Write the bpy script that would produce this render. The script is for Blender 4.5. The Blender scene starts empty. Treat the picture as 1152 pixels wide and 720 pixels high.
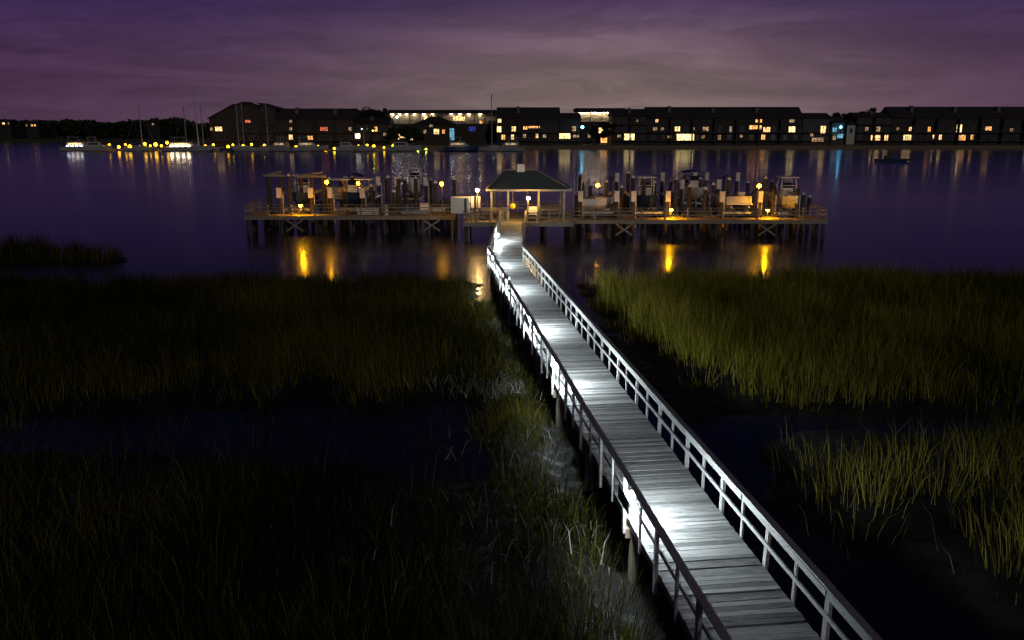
import bpy, math, random
import numpy as np
from mathutils import Vector, Matrix
random.seed(7)
rng = np.random.default_rng(11)
SC = bpy.context.scene
COL = SC.collection
R = math.radians
PI = math.pi

# ------------------------------------------------------------------ camera
PITCH = 13.46
FOC = 940.0 / 1152.0            # focal length in picture widths
HC = 10.25                      # camera height above the water
DZ = 1.7                        # boardwalk deck height above the water
ct, st = math.cos(R(PITCH)), math.sin(R(PITCH))
cd = bpy.data.cameras.new('camera')
cam = bpy.data.objects.new('camera', cd)
COL.objects.link(cam)
cam.location = (0, 0, HC)
cam.rotation_euler = (R(90 - PITCH), 0, 0)
cd.sensor_width = 36
cd.lens = 36 * FOC
cd.clip_start = 0.2
cd.clip_end = 6000
SC.camera = cam


def gx(px, Y, z):
    """metres east of the camera axis for a bearing measured in the survey picture"""
    return (px - 576) * (Y * ct + (HC - z) * st) / 940.0


def zat(py, Y):
    t = (py - 360) / 940.0
    return HC - Y * (t * ct + st) / (ct - t * st)


# ------------------------------------------------------------------ materials
def new_mat(name):
    m = bpy.data.materials.new(name)
    m.use_nodes = True
    nt = m.node_tree
    for n in list(nt.nodes):
        nt.nodes.remove(n)
    out = nt.nodes.new('ShaderNodeOutputMaterial')
    return m, nt, out


def surf(name, col, rough=0.7, var=0.25, scale=3.0, bump=0.0, stretch=(1, 1, 1), metal=0.0, island=0.0, spec=0.4, fine=None):
    """noise-varied solid surface"""
    m, nt, out = new_mat(name)
    N, L = nt.nodes.new, nt.links.new
    b = N('ShaderNodeBsdfPrincipled')
    L(b.outputs[0], out.inputs[0])
    tc = N('ShaderNodeTexCoord')
    mp = N('ShaderNodeMapping')
    mp.inputs['Scale'].default_value = stretch
    L(tc.outputs['Object'], mp.inputs[0])
    nz = N('ShaderNodeTexNoise')
    nz.inputs['Scale'].default_value = scale
    nz.inputs['Detail'].default_value = 6
    nz.inputs['Roughness'].default_value = 0.65
    L(mp.outputs[0], nz.inputs['Vector'])
    fac = nz.outputs['Fac']
    if island:
        g = N('ShaderNodeNewGeometry')
        mm = N('ShaderNodeMath'); mm.operation = 'MULTIPLY_ADD'
        L(g.outputs['Random Per Island'], mm.inputs[0])
        mm.inputs[1].default_value = island
        L(fac, mm.inputs[2])
        ms = N('ShaderNodeMath'); ms.operation = 'SUBTRACT'
        L(mm.outputs[0], ms.inputs[0]); ms.inputs[1].default_value = island / 2
        fac = ms.outputs[0]
    cr = N('ShaderNodeValToRGB')
    cr.color_ramp.elements[0].position = 0.25
    cr.color_ramp.elements[1].position = 0.75
    cr.color_ramp.elements[0].color = tuple(c * (1 - var) for c in col) + (1,)
    cr.color_ramp.elements[1].color = tuple(min(1, c * (1 + var)) for c in col) + (1,)
    L(fac, cr.inputs[0])
    L(cr.outputs[0], b.inputs['Base Color'])
    b.inputs['Roughness'].default_value = rough
    b.inputs['Metallic'].default_value = metal
    b.inputs['Specular IOR Level'].default_value = spec
    if bump:
        bp = N('ShaderNodeBump')
        bp.inputs['Strength'].default_value = bump
        bp.inputs['Distance'].default_value = 0.02
        L(nz.outputs['Fac'], bp.inputs['Height'])
        L(bp.outputs[0], b.inputs['Normal'])
    return m


def glow(name, col, strength, sample=True):
    m, nt, out = new_mat(name)
    e = nt.nodes.new('ShaderNodeEmission')
    e.inputs[0].default_value = tuple(col) + (1,)
    e.inputs[1].default_value = strength
    nt.links.new(e.outputs[0], out.inputs[0])
    if not sample:
        m.cycles.emission_sampling = 'NONE'
    return m


def room_glow(name, col, strength):
    """a lit room seen through its window: uneven warm light"""
    m, nt, out = new_mat(name)
    N, L = nt.nodes.new, nt.links.new
    tc = N('ShaderNodeTexCoord')
    nz = N('ShaderNodeTexNoise'); nz.inputs['Scale'].default_value = 1.3; nz.inputs['Detail'].default_value = 4
    L(tc.outputs['Object'], nz.inputs['Vector'])
    mr = N('ShaderNodeMapRange')
    mr.inputs[1].default_value = 0.33; mr.inputs[2].default_value = 0.68
    mr.inputs[3].default_value = 0.06 * strength; mr.inputs[4].default_value = 1.7 * strength
    L(nz.outputs['Fac'], mr.inputs[0])
    e = N('ShaderNodeEmission')
    e.inputs[0].default_value = tuple(col) + (1,)
    L(mr.outputs[0], e.inputs[1])
    L(e.outputs[0], out.inputs[0])
    return m


M = {}
M['plank'] = surf('weathered_planks', (0.205, 0.205, 0.198), 0.6, 0.6, 2.4, 0.8, (9, 1.1, 3), island=0.5)
M['rail'] = surf('weathered_rail_timber', (0.25, 0.25, 0.24), 0.7, 0.6, 7.0, 0.7, (3, 3, 3), island=0.15)
M['dockwood'] = surf('dock_timber', (0.22, 0.19, 0.155), 0.75, 0.4, 3.0, 0.5, (3, 3, 3), island=0.3)
M['pile'] = surf('tarred_pile', (0.055, 0.048, 0.042), 0.85, 0.5, 4.0, 0.6, (4, 4, 0.7))
M['palepile'] = surf('bare_pile_timber', (0.20, 0.17, 0.13), 0.8, 0.35, 4.0, 0.5, (4, 4, 0.7))
M['stringer'] = surf('brown_stringer_timber', (0.14, 0.10, 0.07), 0.8, 0.35, 3.0, 0.4, (3, 3, 3))
M['whitepaint'] = surf('white_painted_metal', (0.78, 0.76, 0.70), 0.5, 0.1, 2.0)
M['boxpaint'] = surf('sun_faded_white_box', (0.80, 0.74, 0.70), 0.6, 0.15, 3.0)
M['roofgreen'] = surf('green_shingle', (0.085, 0.105, 0.092), 0.8, 0.45, 5.0, 0.6, (1, 6, 1))
M['darkmetal'] = surf('dark_metal', (0.05, 0.05, 0.055), 0.5, 0.2, 4.0, metal=0.4)
M['alu'] = surf('grey_aluminium', (0.45, 0.45, 0.46), 0.4, 0.15, 4.0, metal=0.6)
M['hullwhite'] = surf('white_gelcoat', (0.72, 0.72, 0.72), 0.3, 0.06, 1.0)
M['farhull'] = surf('dimmed_grey_far_hull', (0.28, 0.28, 0.30), 0.4, 0.1, 1.0)  # white of the far hulls darkened to grey so they stay dim
M['hullblue'] = surf('navy_gelcoat', (0.03, 0.05, 0.12), 0.3, 0.1, 1.0)
M['canvasblue'] = surf('navy_canvas', (0.03, 0.04, 0.10), 0.85, 0.25, 3.0)
M['canvastan'] = surf('tan_canvas', (0.38, 0.30, 0.20), 0.85, 0.2, 3.0)
M['black'] = surf('black_plastic', (0.02, 0.02, 0.02), 0.5, 0.2, 3.0)
M['glassdark'] = surf('dark_glass', (0.015, 0.017, 0.022), 0.12, 0.1, 1.0, spec=0.6)
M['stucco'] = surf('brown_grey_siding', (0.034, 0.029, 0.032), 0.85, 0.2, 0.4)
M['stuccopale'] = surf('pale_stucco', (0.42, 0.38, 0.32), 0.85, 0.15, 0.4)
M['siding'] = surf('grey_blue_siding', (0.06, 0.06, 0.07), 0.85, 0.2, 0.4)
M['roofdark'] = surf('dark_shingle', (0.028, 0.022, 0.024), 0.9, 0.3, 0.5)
M['trim'] = surf('grey_trim', (0.10, 0.09, 0.09), 0.7, 0.2, 1.0)
M['amber_bulb'] = glow('amber_bulb', (1.0, 0.40, 0.004), 600)
M['amber_pole'] = glow('amber_pole_bulb', (1.0, 0.40, 0.006), 85)
M['amber_big'] = glow('warm_bulb', (1.0, 0.55, 0.14), 850)
M['cool_bulb'] = glow('cool_white_bulb', (0.82, 0.94, 1.0), 1500)
M['far_yellow'] = glow('yellow_dock_globe', (1.0, 0.48, 0.012), 11)
M['far_green'] = glow('green_dock_globe', (0.72, 0.95, 0.05), 30)
M['far_white'] = glow('white_flood', (0.85, 0.95, 1.0), 10)
M['far_cyan'] = glow('cyan_flood', (0.16, 0.72, 1.0), 14)
M['far_warm'] = glow('warm_strip', (1.0, 0.74, 0.42), 60)
WIN = {'w': room_glow('room_warm', (1.0, 0.60, 0.24), 2.1), 'o': room_glow('room_orange', (1.0, 0.42, 0.12), 1.8),
       'y': room_glow('room_yellow', (1.0, 0.70, 0.26), 3.2), 'r': room_glow('room_red', (1.0, 0.20, 0.09), 0.9),
       'd': room_glow('room_dim', (1.0, 0.62, 0.34), 0.5), 'c': room_glow('room_cyan', (0.25, 0.70, 1.0), 0.7),
       'b': room_glow('room_blue', (0.10, 0.12, 1.0), 0.30), 'v': room_glow('room_white', (1.0, 0.82, 0.55), 3.6)}


# ------------------------------------------------------------------ mesh builder
class MB:
    def __init__(s):
        s.v, s.f = [], []

    def add(s, vs, fs):
        o = len(s.v)
        s.v.extend([tuple(p) for p in vs])
        s.f.extend([tuple(i + o for i in f) for f in fs])
        return s

    def box(s, x0, x1, y0, y1, z0, z1):
        vs = [(x, y, z) for z in (z0, z1) for y in (y0, y1) for x in (x0, x1)]
        return s.add(vs, [(0, 2, 3, 1), (4, 5, 7, 6), (0, 1, 5, 4), (2, 6, 7, 3), (0, 4, 6, 2), (1, 3, 7, 5)])

    def cbox(s, cx, cy, cz, sx, sy, sz, rz=0.0, rx=0.0, ry=0.0):
        m = Matrix.Translation((cx, cy, cz)) @ Matrix.Rotation(rz, 4, 'Z') @ Matrix.Rotation(ry, 4, 'Y') @ Matrix.Rotation(rx, 4, 'X')
        vs = [m @ Vector((x * sx / 2, y * sy / 2, z * sz / 2)) for z in (-1, 1) for y in (-1, 1) for x in (-1, 1)]
        return s.add(vs, [(0, 2, 3, 1), (4, 5, 7, 6), (0, 1, 5, 4), (2, 6, 7, 3), (0, 4, 6, 2), (1, 3, 7, 5)])

    def bar(s, p, q, w, h):
        p, q = Vector(p), Vector(q)
        d = q - p
        up = Vector((0, 0, 1)) if abs(d.normalized().z) < 0.95 else Vector((0, 1, 0))
        a = d.cross(up).normalized() * (w / 2)
        b = a.cross(d).normalized() * (h / 2)
        vs = [e + i * a + j * b for e in (p, q) for j in (-1, 1) for i in (-1, 1)]
        return s.add(vs, [(0, 2, 3, 1), (4, 5, 7, 6), (0, 1, 5, 4), (2, 6, 7, 3), (0, 4, 6, 2), (1, 3, 7, 5)])

    def cyl(s, p, q, r0, r1=None, n=10):
        r1 = r0 if r1 is None else r1
        p, q = Vector(p), Vector(q)
        d = (q - p).normalized()
        up = Vector((0, 0, 1)) if abs(d.z) < 0.9 else Vector((1, 0, 0))
        a = d.cross(up).normalized(); b = d.cross(a)
        vs = []
        for e, r in ((p, r0), (q, r1)):
            for k in range(n):
                t = 2 * PI * k / n
                vs.append(e + a * r * math.cos(t) + b * r * math.sin(t))
        fs = [(k, (k + 1) % n, n + (k + 1) % n, n + k) for k in range(n)]
        fs += [tuple(range(n - 1, -1, -1)), tuple(range(n, 2 * n))]
        return s.add(vs, fs)

    def tube(s, pts, r, n=6):
        for a, b in zip(pts[:-1], pts[1:]):
            s.cyl(a, b, r, r, n)
        return s

    def ball(s, c, r, n=8, m=5, sz=1.0):
        vs = [(c[0], c[1], c[2] - r * sz)]
        for j in range(1, m):
            t = -PI / 2 + PI * j / m
            for k in range(n):
                a = 2 * PI * k / n
                vs.append((c[0] + r * math.cos(t) * math.cos(a), c[1] + r * math.cos(t) * math.sin(a), c[2] + r * sz * math.sin(t)))
        vs.append((c[0], c[1], c[2] + r * sz))
        fs = [(0, 1 + (k + 1) % n, 1 + k) for k in range(n)]
        for j in range(m - 2):
            o = 1 + j * n
            fs += [(o + k, o + (k + 1) % n, o + n + (k + 1) % n, o + n + k) for k in range(n)]
        o = 1 + (m - 2) * n
        fs += [(o + k, o + (k + 1) % n, len(vs) - 1) for k in range(n)]
        return s.add(vs, fs)

    def build(s, name, mat, parent=None, smooth=False):
        me = bpy.data.meshes.new(name)
        me.from_pydata(s.v, [], s.f)
        me.materials.append(M[mat] if isinstance(mat, str) else mat)
        if smooth:
            me.polygons.foreach_set('use_smooth', [True] * len(me.polygons))
        o = bpy.data.objects.new(name, me)
        COL.objects.link(o)
        if parent:
            o.parent = parent
        return o


def tag(o, label=None, cat=None, group=None, kind=None):
    if label: o['label'] = label
    if cat: o['category'] = cat
    if group: o['group'] = group
    if kind: o['kind'] = kind
    return o


def thing(name, label, cat, loc=(0, 0, 0), rz=0.0, group=None):
    o = bpy.data.objects.new(name, None)
    COL.objects.link(o)
    o.empty_display_size = 0.2
    o.location = loc
    o.rotation_euler = (0, 0, rz)
    return tag(o, label, cat, group)


KIDS = {}


def copy_tree(src, parent=None):
    c = src.copy()
    COL.objects.link(c)
    if parent:
        c.parent = parent
    for ch in list(src.children):
        copy_tree(ch, c)
    return c


def place(proto, used, loc, rz, label, group=None):
    """the first call moves the prototype itself, later calls copy it with its parts"""
    o = proto if not used else copy_tree(proto)
    used.append(1)
    o.location = loc
    o.rotation_euler = (0, 0, rz)
    o['label'] = label
    if group: o['group'] = group
    return o


def copy_part(src, loc, parent):
    c = src.copy()
    COL.objects.link(c)
    c.parent = parent
    c.location = loc
    return c


# ------------------------------------------------------------------ world: purple dusk sky with a city glow and thin cloud
w = bpy.data.worlds.new('World')
SC.world = w
w.use_nodes = True
nt = w.node_tree
for n in list(nt.nodes): nt.nodes.remove(n)
N, L = nt.nodes.new, nt.links.new
out = N('ShaderNodeOutputWorld'); bg = N('ShaderNodeBackground')
L(bg.outputs[0], out.inputs[0])
tc = N('ShaderNodeTexCoord')
sep = N('ShaderNodeSeparateXYZ'); L(tc.outputs['Generated'], sep.inputs[0])


def ramp(stops):
    r = N('ShaderNodeValToRGB')
    e = r.color_ramp.elements
    while len(e) < len(stops): e.new(0.5)
    for i, (p, c) in enumerate(stops):
        e[i].position = p
        e[i].color = tuple(c) + (1,)
    return r


def math_node(op, a, b=None, c=None):
    m = N('ShaderNodeMath'); m.operation = op
    for i, x in enumerate((a, b, c)):
        if x is None: continue
        if isinstance(x, (int, float)): m.inputs[i].default_value = x
        else: L(x, m.inputs[i])
    return m.outputs[0]


zc = math_node('MULTIPLY', math_node('MAXIMUM', sep.outputs[2], 0.0), 2.0)
edge = ramp([(0.0, (0.060, 0.029, 0.060)), (0.10, (0.058, 0.026, 0.063)), (0.18, (0.045, 0.021, 0.064)), (0.27, (0.026, 0.014, 0.062)), (0.45, (0.011, 0.011, 0.042)), (1.0, (0.006, 0.006, 0.021))])
glowr = ramp([(0.0, (0.185, 0.132, 0.122)), (0.09, (0.165, 0.115, 0.116)), (0.17, (0.118, 0.074, 0.098)), (0.27, (0.050, 0.027, 0.076)), (0.45, (0.013, 0.011, 0.044)), (1.0, (0.006, 0.006, 0.021))])
L(zc, edge.inputs[0]); L(zc, glowr.inputs[0])
# bearing of the glow: just right of the middle of the view
ang = math_node('ARCTAN2', sep.outputs[0], sep.outputs[1])
dx = math_node('SUBTRACT', ang, 0.10)
gl = math_node('POWER', 2.718, math_node('MULTIPLY', math_node('MULTIPLY', dx, dx), -11.0))
mix = N('ShaderNodeMix'); mix.data_type = 'RGBA'
L(gl, mix.inputs[0]); L(edge.outputs[0], mix.inputs[6]); L(glowr.outputs[0], mix.inputs[7])
# streaky cloud: broad banks and finer wisps
def cloud(scale, rot, lo, hi, a, b, det, dist, seed):
    mp = N('ShaderNodeMapping'); mp.inputs['Scale'].default_value = scale; mp.inputs['Rotation'].default_value = (0, R(rot), 0)
    mp.inputs['Location'].default_value = (seed, 0, seed)
    L(tc.outputs['Generated'], mp.inputs[0])
    nz = N('ShaderNodeTexNoise'); nz.inputs['Scale'].default_value = 1.0; nz.inputs['Detail'].default_value = det; nz.inputs['Distortion'].default_value = dist
    nz.inputs['Roughness'].default_value = 0.6
    L(mp.outputs[0], nz.inputs['Vector'])
    mr = N('ShaderNodeMapRange'); mr.interpolation_type = 'SMOOTHSTEP'
    mr.inputs[1].default_value = lo; mr.inputs[2].default_value = hi; mr.inputs[3].default_value = a; mr.inputs[4].default_value = b
    L(nz.outputs['Fac'], mr.inputs[0])
    return mr.outputs[0]


k1 = cloud((3.2, 3.2, 19), 1.2, 0.34, 0.68, 0.86, 1.24, 4, 0.6, 2.3)
k2 = cloud((9, 9, 52), -1.0, 0.48, 0.74, 0.97, 1.15, 6, 0.8, 7.7)
k3 = cloud((8, 8, 42), 2.0, 0.52, 0.72, 1.03, 0.86, 5, 0.8, 4.1)
# one bank of cloud over the town catching its glow
da = math_node('MULTIPLY', math_node('SUBTRACT', ang, 0.075), 6.5)
de = math_node('MULTIPLY', math_node('SUBTRACT', math_node('MULTIPLY_ADD', k1, -0.03, sep.outputs[2]), 0.057), 85.0)
bank = math_node('POWER', 2.718, math_node('MULTIPLY', math_node('ADD', math_node('MULTIPLY', da, da), math_node('MULTIPLY', de, de)), -1.0))
k4 = math_node('MULTIPLY_ADD', math_node('MULTIPLY', bank, k2), 0.42, 1.0)
vm = N('ShaderNodeVectorMath'); vm.operation = 'SCALE'
L(mix.outputs[2], vm.inputs[0]); L(math_node('MULTIPLY', math_node('MULTIPLY', math_node('MULTIPLY', k1, k2), k3), k4), vm.inputs['Scale'])
L(vm.outputs[0], bg.inputs[0])
bg.inputs[1].default_value = 1.12

# added sun lamp low behind the camera, standing in for unseen building light
sl = bpy.data.lights.new('front_fill', 'SUN')
sl.energy = 0.33
sl.angle = R(0.6)
sl.color = (1.0, 0.93, 0.72)
so = bpy.data.objects.new('front_fill', sl)
COL.objects.link(so)
so.rotation_euler = (R(68), 0, R(16))

# ------------------------------------------------------------------ water
m, nt, out = new_mat('night_water')
N, L = nt.nodes.new, nt.links.new
tc = N('ShaderNodeTexCoord')
mp = N('ShaderNodeMapping'); mp.inputs['Scale'].default_value = (0.10, 0.28, 1)
L(tc.outputs['Object'], mp.inputs[0])
nz = N('ShaderNodeTexNoise'); nz.inputs['Scale'].default_value = 1.0; nz.inputs['Detail'].default_value = 4; nz.inputs['Roughness'].default_value = 0.6
L(mp.outputs[0], nz.inputs['Vector'])
bp = N('ShaderNodeBump'); bp.inputs['Strength'].default_value = 0.16; bp.inputs['Distance'].default_value = 0.05
L(nz.outputs['Fac'], bp.inputs['Height'])
lob = []
for rgh in (0.24, 0.10):
    fr = N('ShaderNodeFresnel'); fr.inputs[0].default_value = 1.33
    L(bp.outputs[0], fr.inputs['Normal'])
    df = N('ShaderNodeBsdfDiffuse'); df.inputs[0].default_value = (0.003, 0.004, 0.010, 1)
    g = N('ShaderNodeBsdfGlossy'); g.inputs['Color'].default_value = (0.78, 0.82, 0.94, 1); g.inputs['Roughness'].default_value = rgh
    L(bp.outputs[0], g.inputs['Normal'])
    b = N('ShaderNodeMixShader')
    L(fr.outputs[0], b.inputs[0]); L(df.outputs[0], b.inputs[1]); L(g.outputs[0], b.inputs[2])
    lob.append(b)
# wind-ruffled and calm patches
mp2 = N('ShaderNodeMapping'); mp2.inputs['Scale'].default_value = (0.012, 0.05, 1)
L(tc.outputs['Object'], mp2.inputs[0])
nz2 = N('ShaderNodeTexNoise'); nz2.inputs['Scale'].default_value = 1.0; nz2.inputs['Detail'].default_value = 3
L(mp2.outputs[0], nz2.inputs['Vector'])
mr = N('ShaderNodeMapRange'); mr.inputs[1].default_value = 0.35; mr.inputs[2].default_value = 0.65; mr.inputs[3].default_value = 0.15; mr.inputs[4].default_value = 0.45
L(nz2.outputs['Fac'], mr.inputs[0])
mx = N('ShaderNodeMixShader')
L(mr.outputs[0], mx.inputs[0]); L(lob[0].outputs[0], mx.inputs[1]); L(lob[1].outputs[0], mx.inputs[2]); L(mx.outputs[0], out.inputs[0])
M['water'] = m
tag(MB().add([(-1500, -40, 0), (1500, -40, 0), (1500, 1500, 0), (-1500, 1500, 0)], [(0, 1, 2, 3)]).build('water', 'water'), kind='structure')


# ------------------------------------------------------------------ marsh ground
def sdf(P, poly):
    """signed distance to polygon (negative inside), vectorised"""
    poly = np.asarray(poly, float)
    d = np.full(len(P), 1e18)
    ins = np.zeros(len(P), bool)
    n = len(poly)
    for i in range(n):
        a, bb = poly[i], poly[(i + 1) % n]
        e = bb - a
        wv = P - a
        t = np.clip((wv @ e) / (e @ e), 0, 1)
        q = wv - t[:, None] * e
        d = np.minimum(d, (q * q).sum(1))
        c1 = (a[1] <= P[:, 1]) & (bb[1] > P[:, 1])
        c2 = (a[1] > P[:, 1]) & (bb[1] <= P[:, 1])
        cr = e[0] * wv[:, 1] - e[1] * wv[:, 0]
        ins ^= (c1 & (cr > 0)) | (c2 & (cr < 0))
    d = np.sqrt(d)
    return np.where(ins, -d, d)


def vnoise(P, scale, seed):
    """smooth value noise in [0,1]"""
    rr = np.random.default_rng(seed).random((128, 128))
    q = P * scale + 57.3
    i = np.floor(q).astype(int)
    fr = q - i
    fr = fr * fr * (3 - 2 * fr)
    i0, j0 = i[:, 0] % 128, i[:, 1] % 128
    i1, j1 = (i0 + 1) % 128, (j0 + 1) % 128
    return (rr[i0, j0] * (1 - fr[:, 0]) + rr[i1, j0] * fr[:, 0]) * (1 - fr[:, 1]) + (rr[i0, j1] * (1 - fr[:, 0]) + rr[i1, j1] * fr[:, 0]) * fr[:, 1]


GRASS = {
    'right': [(4.0, 52.5), (5.0, 46), (5.8, 40), (6.6, 34), (8.0, 30.4), (10.0, 29.3), (20, 29.0), (32, 29.4), (48, 30.5), (64, 33), (64, 52), (40, 51.5), (24, 52.8), (12, 52.5)],
    'rightfront': [(8.4, 25), (10, 26), (17, 26.6), (23, 26), (24, 13), (11.5, 13), (10, 16), (8.0, 21)],
    'left': [(-2.9, 52.3), (-1.9, 45), (-1.2, 38), (-0.5, 32.5), (-0.7, 30.4), (-6, 29.6), (-15, 28.8), (-30, 28.6), (-48, 30), (-62, 32), (-62, 49), (-36, 51.5), (-20, 51), (-9, 52.2), (-5, 53)],
    'leftfront': [(-22, 24), (-9, 23.8), (-4, 22.8), (0.0, 21.6), (2.0, 20), (2.6, 16), (2.2, 9), (-22, 9)],
    'creek': [(-34, 28.4), (-12, 28.2), (-0.8, 28.8), (0.6, 24.6), (-4, 23.4), (-12, 24.2), (-34, 24.6)],
    'bank': [(-2.4, 47), (-1.3, 47), (-0.1, 36), (0.8, 29), (2.0, 20), (3.0, 10), (1.5, 10), (0.4, 20), (-0.8, 27), (-1.2, 33), (-2.4, 42)],
    'island': [(-46, 65), (-36, 64.5), (-29.8, 62.9), (-29.4, 61.2), (-37, 60.4), (-46, 60)],
}


MUDBANK = [[(-3.2, 47), (-1.2, 47), (0.0, 36), (1.0, 29), (2.2, 20), (3.2, 9), (4.6, 9), (3.8, 16), (2.4, 28), (1.0, 38), (-0.2, 46), (2.5, 46), (7, 34), (9, 28.5), (6.5, 28), (2, 40), (-2.6, 43)]]


def land_height(P):
    h = np.full(len(P), -0.6)
    for k, poly in GRASS.items():
        if k == 'creek': continue
        d = sdf(P, poly) + (vnoise(P, 0.55, 3) - 0.5) * 1.3
        h = np.maximum(h, np.clip(0.12 - d * 0.22, -0.6, 0.30))
    for bk in MUDBANK:
        h = np.maximum(h, np.clip(0.09 - (sdf(P, bk) + (vnoise(P, 0.8, 9) - 0.5) * 1.2) * 0.22, -0.6, 0.07))
    h = h + (vnoise(P, 1.3, 5) - 0.5) * 0.16 + (vnoise(P, 3.1, 6) - 0.5) * 0.07
    return h


xs = np.arange(-66, 70.01, 0.4); ys = np.arange(6, 68.01, 0.4)
X, Y = np.meshgrid(xs, ys)
P = np.stack([X.ravel(), Y.ravel()], 1)
Z = land_height(P)
# the ground sinks away at its rim
rim = np.minimum.reduce([P[:, 0] + 66, 70 - P[:, 0], P[:, 1] - 6, 68 - P[:, 1]])
Z = np.where(rim < 1.0, np.minimum(Z, -0.2), Z)
nx, ny = len(xs), len(ys)
idx = np.arange(nx * ny).reshape(ny, nx)
quads = np.stack([idx[:-1, :-1].ravel(), idx[:-1, 1:].ravel(), idx[1:, 1:].ravel(), idx[1:, :-1].ravel()], 1)


def np_mesh(name, V, F4=None, F3=None, mat=None, smooth=False, attr=None, parent=None):
    me = bpy.data.meshes.new(name)
    n4 = 0 if F4 is None else len(F4)
    n3 = 0 if F3 is None else len(F3)
    me.vertices.add(len(V))
    me.vertices.foreach_set('co', np.ascontiguousarray(V, np.float32).ravel())
    loops = []
    if n4: loops.append(np.asarray(F4, np.int32).ravel())
    if n3: loops.append(np.asarray(F3, np.int32).ravel())
    loops = np.concatenate(loops)
    me.loops.add(len(loops))
    me.loops.foreach_set('vertex_index', loops)
    me.polygons.add(n4 + n3)
    tot = np.concatenate([np.full(n4, 4, np.int32), np.full(n3, 3, np.int32)])
    start = np.concatenate([[0], np.cumsum(tot)[:-1]]).astype(np.int32)
    me.polygons.foreach_set('loop_start', start)
    me.polygons.foreach_set('loop_total', tot)
    if smooth:
        me.polygons.foreach_set('use_smooth', np.ones(n4 + n3, bool))
    if attr is not None:
        a = me.attributes.new('tone', 'FLOAT', 'POINT')
        a.data.foreach_set('value', np.asarray(attr, np.float32))
    me.update(calc_edges=True)
    me.materials.append(M[mat])
    o = bpy.data.objects.new(name, me)
    COL.objects.link(o)
    if parent: o.parent = parent
    return o


m, nt, out = new_mat('wet_mud')
N, L = nt.nodes.new, nt.links.new
b = N('ShaderNodeBsdfPrincipled'); L(b.outputs[0], out.inputs[0])
tc = N('ShaderNodeTexCoord')
nz = N('ShaderNodeTexNoise'); nz.inputs['Scale'].default_value = 1.5; nz.inputs['Detail'].default_value = 8; nz.inputs['Roughness'].default_value = 0.7
L(tc.outputs['Object'], nz.inputs['Vector'])
cr = N('ShaderNodeValToRGB')
cr.color_ramp.elements[0].color = (0.003, 0.003, 0.003, 1); cr.color_ramp.elements[1].color = (0.010, 0.009, 0.008, 1)
b.inputs['Specular IOR Level'].default_value = 0.22
L(nz.outputs['Fac'], cr.inputs[0]); L(cr.outputs[0], b.inputs['Base Color'])
mr = N('ShaderNodeMapRange'); mr.inputs[1].default_value = 0.35; mr.inputs[2].default_value = 0.5; mr.inputs[3].default_value = 0.25; mr.inputs[4].default_value = 0.9
L(nz.outputs['Fac'], mr.inputs[0]); L(mr.outputs[0], b.inputs['Roughness'])
bp = N('ShaderNodeBump'); bp.inputs['Strength'].default_value = 1.0; bp.inputs['Distance'].default_value = 0.08
L(nz.outputs['Fac'], bp.inputs['Height']); L(bp.outputs[0], b.inputs['Normal'])
M['mud'] = m
tag(np_mesh('marsh_ground', np.column_stack([P, Z]), quads, None, 'mud', True), kind='structure')


# grass -----------------------------------------------------------
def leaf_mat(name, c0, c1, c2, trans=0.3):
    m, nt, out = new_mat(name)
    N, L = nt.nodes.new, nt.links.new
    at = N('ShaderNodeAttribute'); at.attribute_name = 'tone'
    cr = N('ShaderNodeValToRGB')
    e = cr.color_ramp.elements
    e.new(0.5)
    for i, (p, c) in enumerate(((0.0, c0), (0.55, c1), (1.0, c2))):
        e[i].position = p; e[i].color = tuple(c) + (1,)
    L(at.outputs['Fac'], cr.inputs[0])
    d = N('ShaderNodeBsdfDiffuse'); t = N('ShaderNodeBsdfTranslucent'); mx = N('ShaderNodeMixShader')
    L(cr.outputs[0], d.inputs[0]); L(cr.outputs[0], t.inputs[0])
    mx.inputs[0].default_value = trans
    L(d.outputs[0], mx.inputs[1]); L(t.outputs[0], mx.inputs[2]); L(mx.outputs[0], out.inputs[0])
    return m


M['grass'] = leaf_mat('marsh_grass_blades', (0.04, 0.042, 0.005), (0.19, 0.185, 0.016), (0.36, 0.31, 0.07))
M['shadegrass'] = leaf_mat('shaded_brown_marsh_grass', (0.012, 0.012, 0.004), (0.048, 0.046, 0.008), (0.150, 0.138, 0.022))  # brown darkened so the left marsh's shade sits in the blade colour
M['straw'] = leaf_mat('dead_reed_stems', (0.12, 0.11, 0.09), (0.22, 0.21, 0.18), (0.42, 0.42, 0.40), 0.1)
M['leafdark'] = leaf_mat('tree_leaves', (0.025, 0.03, 0.02), (0.04, 0.05, 0.03), (0.06, 0.07, 0.04))


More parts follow.
